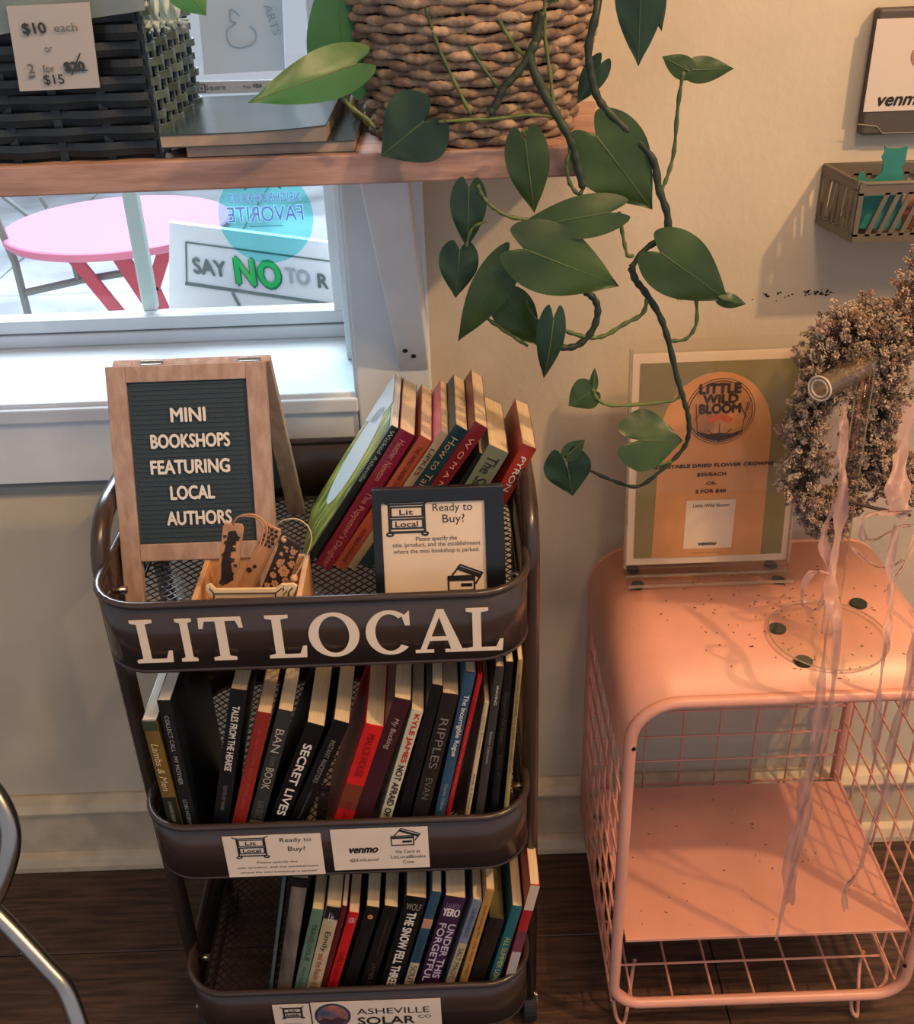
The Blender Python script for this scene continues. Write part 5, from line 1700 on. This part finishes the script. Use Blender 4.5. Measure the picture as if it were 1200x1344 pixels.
ribbon(wB, [(1118, 716, -.26), (1140, 738, -.27), (1165, 745, -.29), (1185, 735, -.29)], .008, 7)
ribbon(wB, [(1192, 530, -.20), (1184, 590, -.22), (1178, 640, -.25), (1180, 680, -.27)], .035, 8)
ribbon(wB, [(1196, 800, -.33), (1206, 830, F_), (1196, 900, F_), (1190, 940, F_)], .010, 9)

# ------------------------------------------------------------------ wall-mounted things, right
t = root('wall_payment_board', 'dark grey wall board holding a white payment sheet, above the grey basket', 'board', (0.60, -.01, 1.133))
M_slate = mat('dark_taupe_board', (84, 74, 64), .55, vary=.08, vscale=14)
x0 = 0.4775
MB().prism([(x0, 0, 1.134), (x0 + .0, 0, 1.266), (x0 + .24, 0, 1.266), (x0 + .24, 0, 1.134)], (0, -.018, 0)).build('board', M_slate, t, bevel=.003)
q = at(1152, 25, y=-.019); q2 = at(1133, 147, y=-.019)
c = Card((q.x - .0, -.0185, q.z), X_, Z_, .17, q.z - q2.z, t)
c.sheet(mat('wall_sheet_paper', (214, 196, 180), .6))
c.txt('venmo', .245, .89, .33, .095, bold=.07, shear=.25)
MB().cyl(c.P(.33, .40, .0006), c.P(.33, .40, .0012), .0125, 24).build('avatar', mat('avatar_gradient', (176, 120, 90), .5, rgb2=(110, 60, 120), vscale=25), t)
q3 = at(1126, 163, y=-.0185)
MB().tube([q3, q3 + V((.022, 0, -.003)), q3 + V((.03, 0, -.011)), q3 + V((.09, 0, -.011))], .0006, 5).build('tape_edge', mat('tape_edge', (150, 136, 118), .4), t)
tag(MB().box((0.49, -.025, 1.305), (0.70, 0, 1.5)).build('framed_panel', M_slate, bevel=.003), 'dark panel on the wall cut off at the top right corner', 'panel')

M_bask = mat('warm_grey_plastic', (108, 98, 84), .5, vary=.05, vscale=20)
HX0, HX1, HZ0, HZ1, HP = 0.452, 0.66, 1.030, 1.099, 0.083
t = root('wall_basket', 'grey slotted plastic basket hung on the wall', 'basket', ((HX0 + HX1) / 2, -.04, HZ0))
xf = HX0 + .008
xb_ = HX0 - .006


def slotted(mb_owner, A, Bv, n, z0, z1, y0v=None, th=.0022, lean=.35):
    """panel from A to B (xy points) with slots between slanted bars"""
    A, Bv = V(A), V(Bv)
    d = Bv - A
    nrm = V((d.y, -d.x, 0)).normalized() * th
    rail = .012
    MB().obox(V((A.x, A.y, z1 - rail)), d, nrm, V((0, 0, rail))).build('side_rail', M_bask, mb_owner)
    MB().obox(V((A.x, A.y, z0)), d, nrm, V((0, 0, rail * .8))).build('side_rail', M_bask, mb_owner)
    for i in range(n + 1):
        u = i / n
        w_ = d.length / n * .42
        p = V((A.x, A.y, z0 + rail * .6)) + d * u * (1 - w_ / d.length)
        sl = d.normalized() * (lean * (z1 - z0 - rail * 1.4)) if 0 < i < n else V((0, 0, 0))
        if u * d.length + sl.length > d.length - w_: sl = V((0, 0, 0))
        MB().obox(p, d.normalized() * w_, nrm, V((0, 0, z1 - z0 - rail * 1.4)) + sl).build('slat', M_bask, mb_owner)


slotted(t, (xf, -HP, 0), (HX1, -HP, 0), 15, HZ0, HZ1 - .004)
slotted(t, (xb_, -.002, 0), (xf, -HP, 0), 7, HZ0 + .002, HZ1, lean=.12)
slotted(t, (xb_, -.004, 0), (HX1, -.004, 0), 14, HZ0, HZ1, lean=.1)
MB().prism([(xb_, -.003, HZ0), (xf, -HP, HZ0), (HX1, -HP, HZ0), (HX1, -.003, HZ0)], (0, 0, .0025)).build('bottom', M_bask, t)
MB().tube([(xb_, -.003, HZ1), (xb_ + .002, -.01, HZ1), (xf - .001, -HP + .006, HZ1 - .003), (xf + .007, -HP, HZ1 - .004), (HX1, -HP, HZ1 - .004)], .0028, 8).build('rim', M_bask, t, smooth=True)
MB().tube([(xb_, -.003, HZ1), (HX1, -.003, HZ1)], .0028, 8).build('rim', M_bask, t, smooth=True)
# teal cat card
cat = [(1125, 262), (1126, 234), (1130, 226), (1135, 226), (1137, 236), (1147, 236), (1158, 226), (1160, 214), (1158, 206), (1162, 200), (1162, 192), (1168, 195), (1180, 195), (1192, 192), (1190, 205), (1188, 214), (1184, 220), (1187, 232), (1188, 250), (1184, 262), (1183, 300), (1128, 300)]
tag(MB().prism([at(p[0], p[1], y=-.066) for p in cat], (0, .002, 0)).build('cat_card', mat('teal_card', (44, 128, 118), .6, vary=.06, vscale=20), loc=(0.49, -.066, 1.04)), 'teal cat-shaped card standing in the grey wall basket', 'card')
# patterned cards low in the basket
for k in range(4):
    p = V((.478 + k * .042, -.050 + k * .004, HZ0 + .003))
    c_ = [(214, 200, 180), (170, 110, 84), (200, 190, 172), (70, 60, 54)][k]
    o = MB().box(p, p + V((.036, .0016, .036 + .003 * (k % 2)))).build('printed_card', mat('patterned_card_%s' % 'abcd'[k], c_, .5, rgb2=(60, 44, 40), vscale=70), loc=p)
    tag(o, ['cream patterned card low in the wall basket behind the slots', 'rust patterned card low in the wall basket', 'pale patterned card low in the wall basket by the cat card', 'dark patterned card at the right of the wall basket'][k], 'card')

# ------------------------------------------------------------------ chrome chair at the lower left
t = root('chrome_chair', 'worn chrome tube chair leg and hoop at the left edge', 'chair', (-.60, -.45, 0))


def cd_(px, py, dep=1.2):
    d = FW + RT * ((px - 600) / FPX) - UP * ((py - 672) / FPX)
    return CAM + d * dep


MB().tube(smooth_path([cd_(-70, 1000), cd_(-35, 1015), cd_(-8, 1040), cd_(10, 1075), cd_(14, 1110), cd_(4, 1150), cd_(-18, 1195), cd_(-45, 1225)], 6), .0115, 14).build('back_hoop', M_chrome, t, smooth=True)
lg = [cd_(-40, 1170), cd_(0, 1204), cd_(60, 1268), cd_(84, 1296), cd_(100, 1335), cd_(112, 1375)]
MB().tube(smooth_path(lg, 6), .0105, 14).build('leg', M_chrome, t, smooth=True)
e = lg[-1]
MB().tube([e, V((e.x + .03, e.y + .02, .012))], .0105, 14).build('leg', M_chrome, t, smooth=True)
MB().tube([cd_(-60, 1010), V((-.66, -.40, .30)), V((-.70, -.36, .012))], .0105, 12).build('leg', M_chrome, t, smooth=True)
MB().lathe((-.66, -.52, .40), [(.03, 0), (.09, .002), (.095, .012), (.09, .02)], 32).build('seat', M_blk, t)
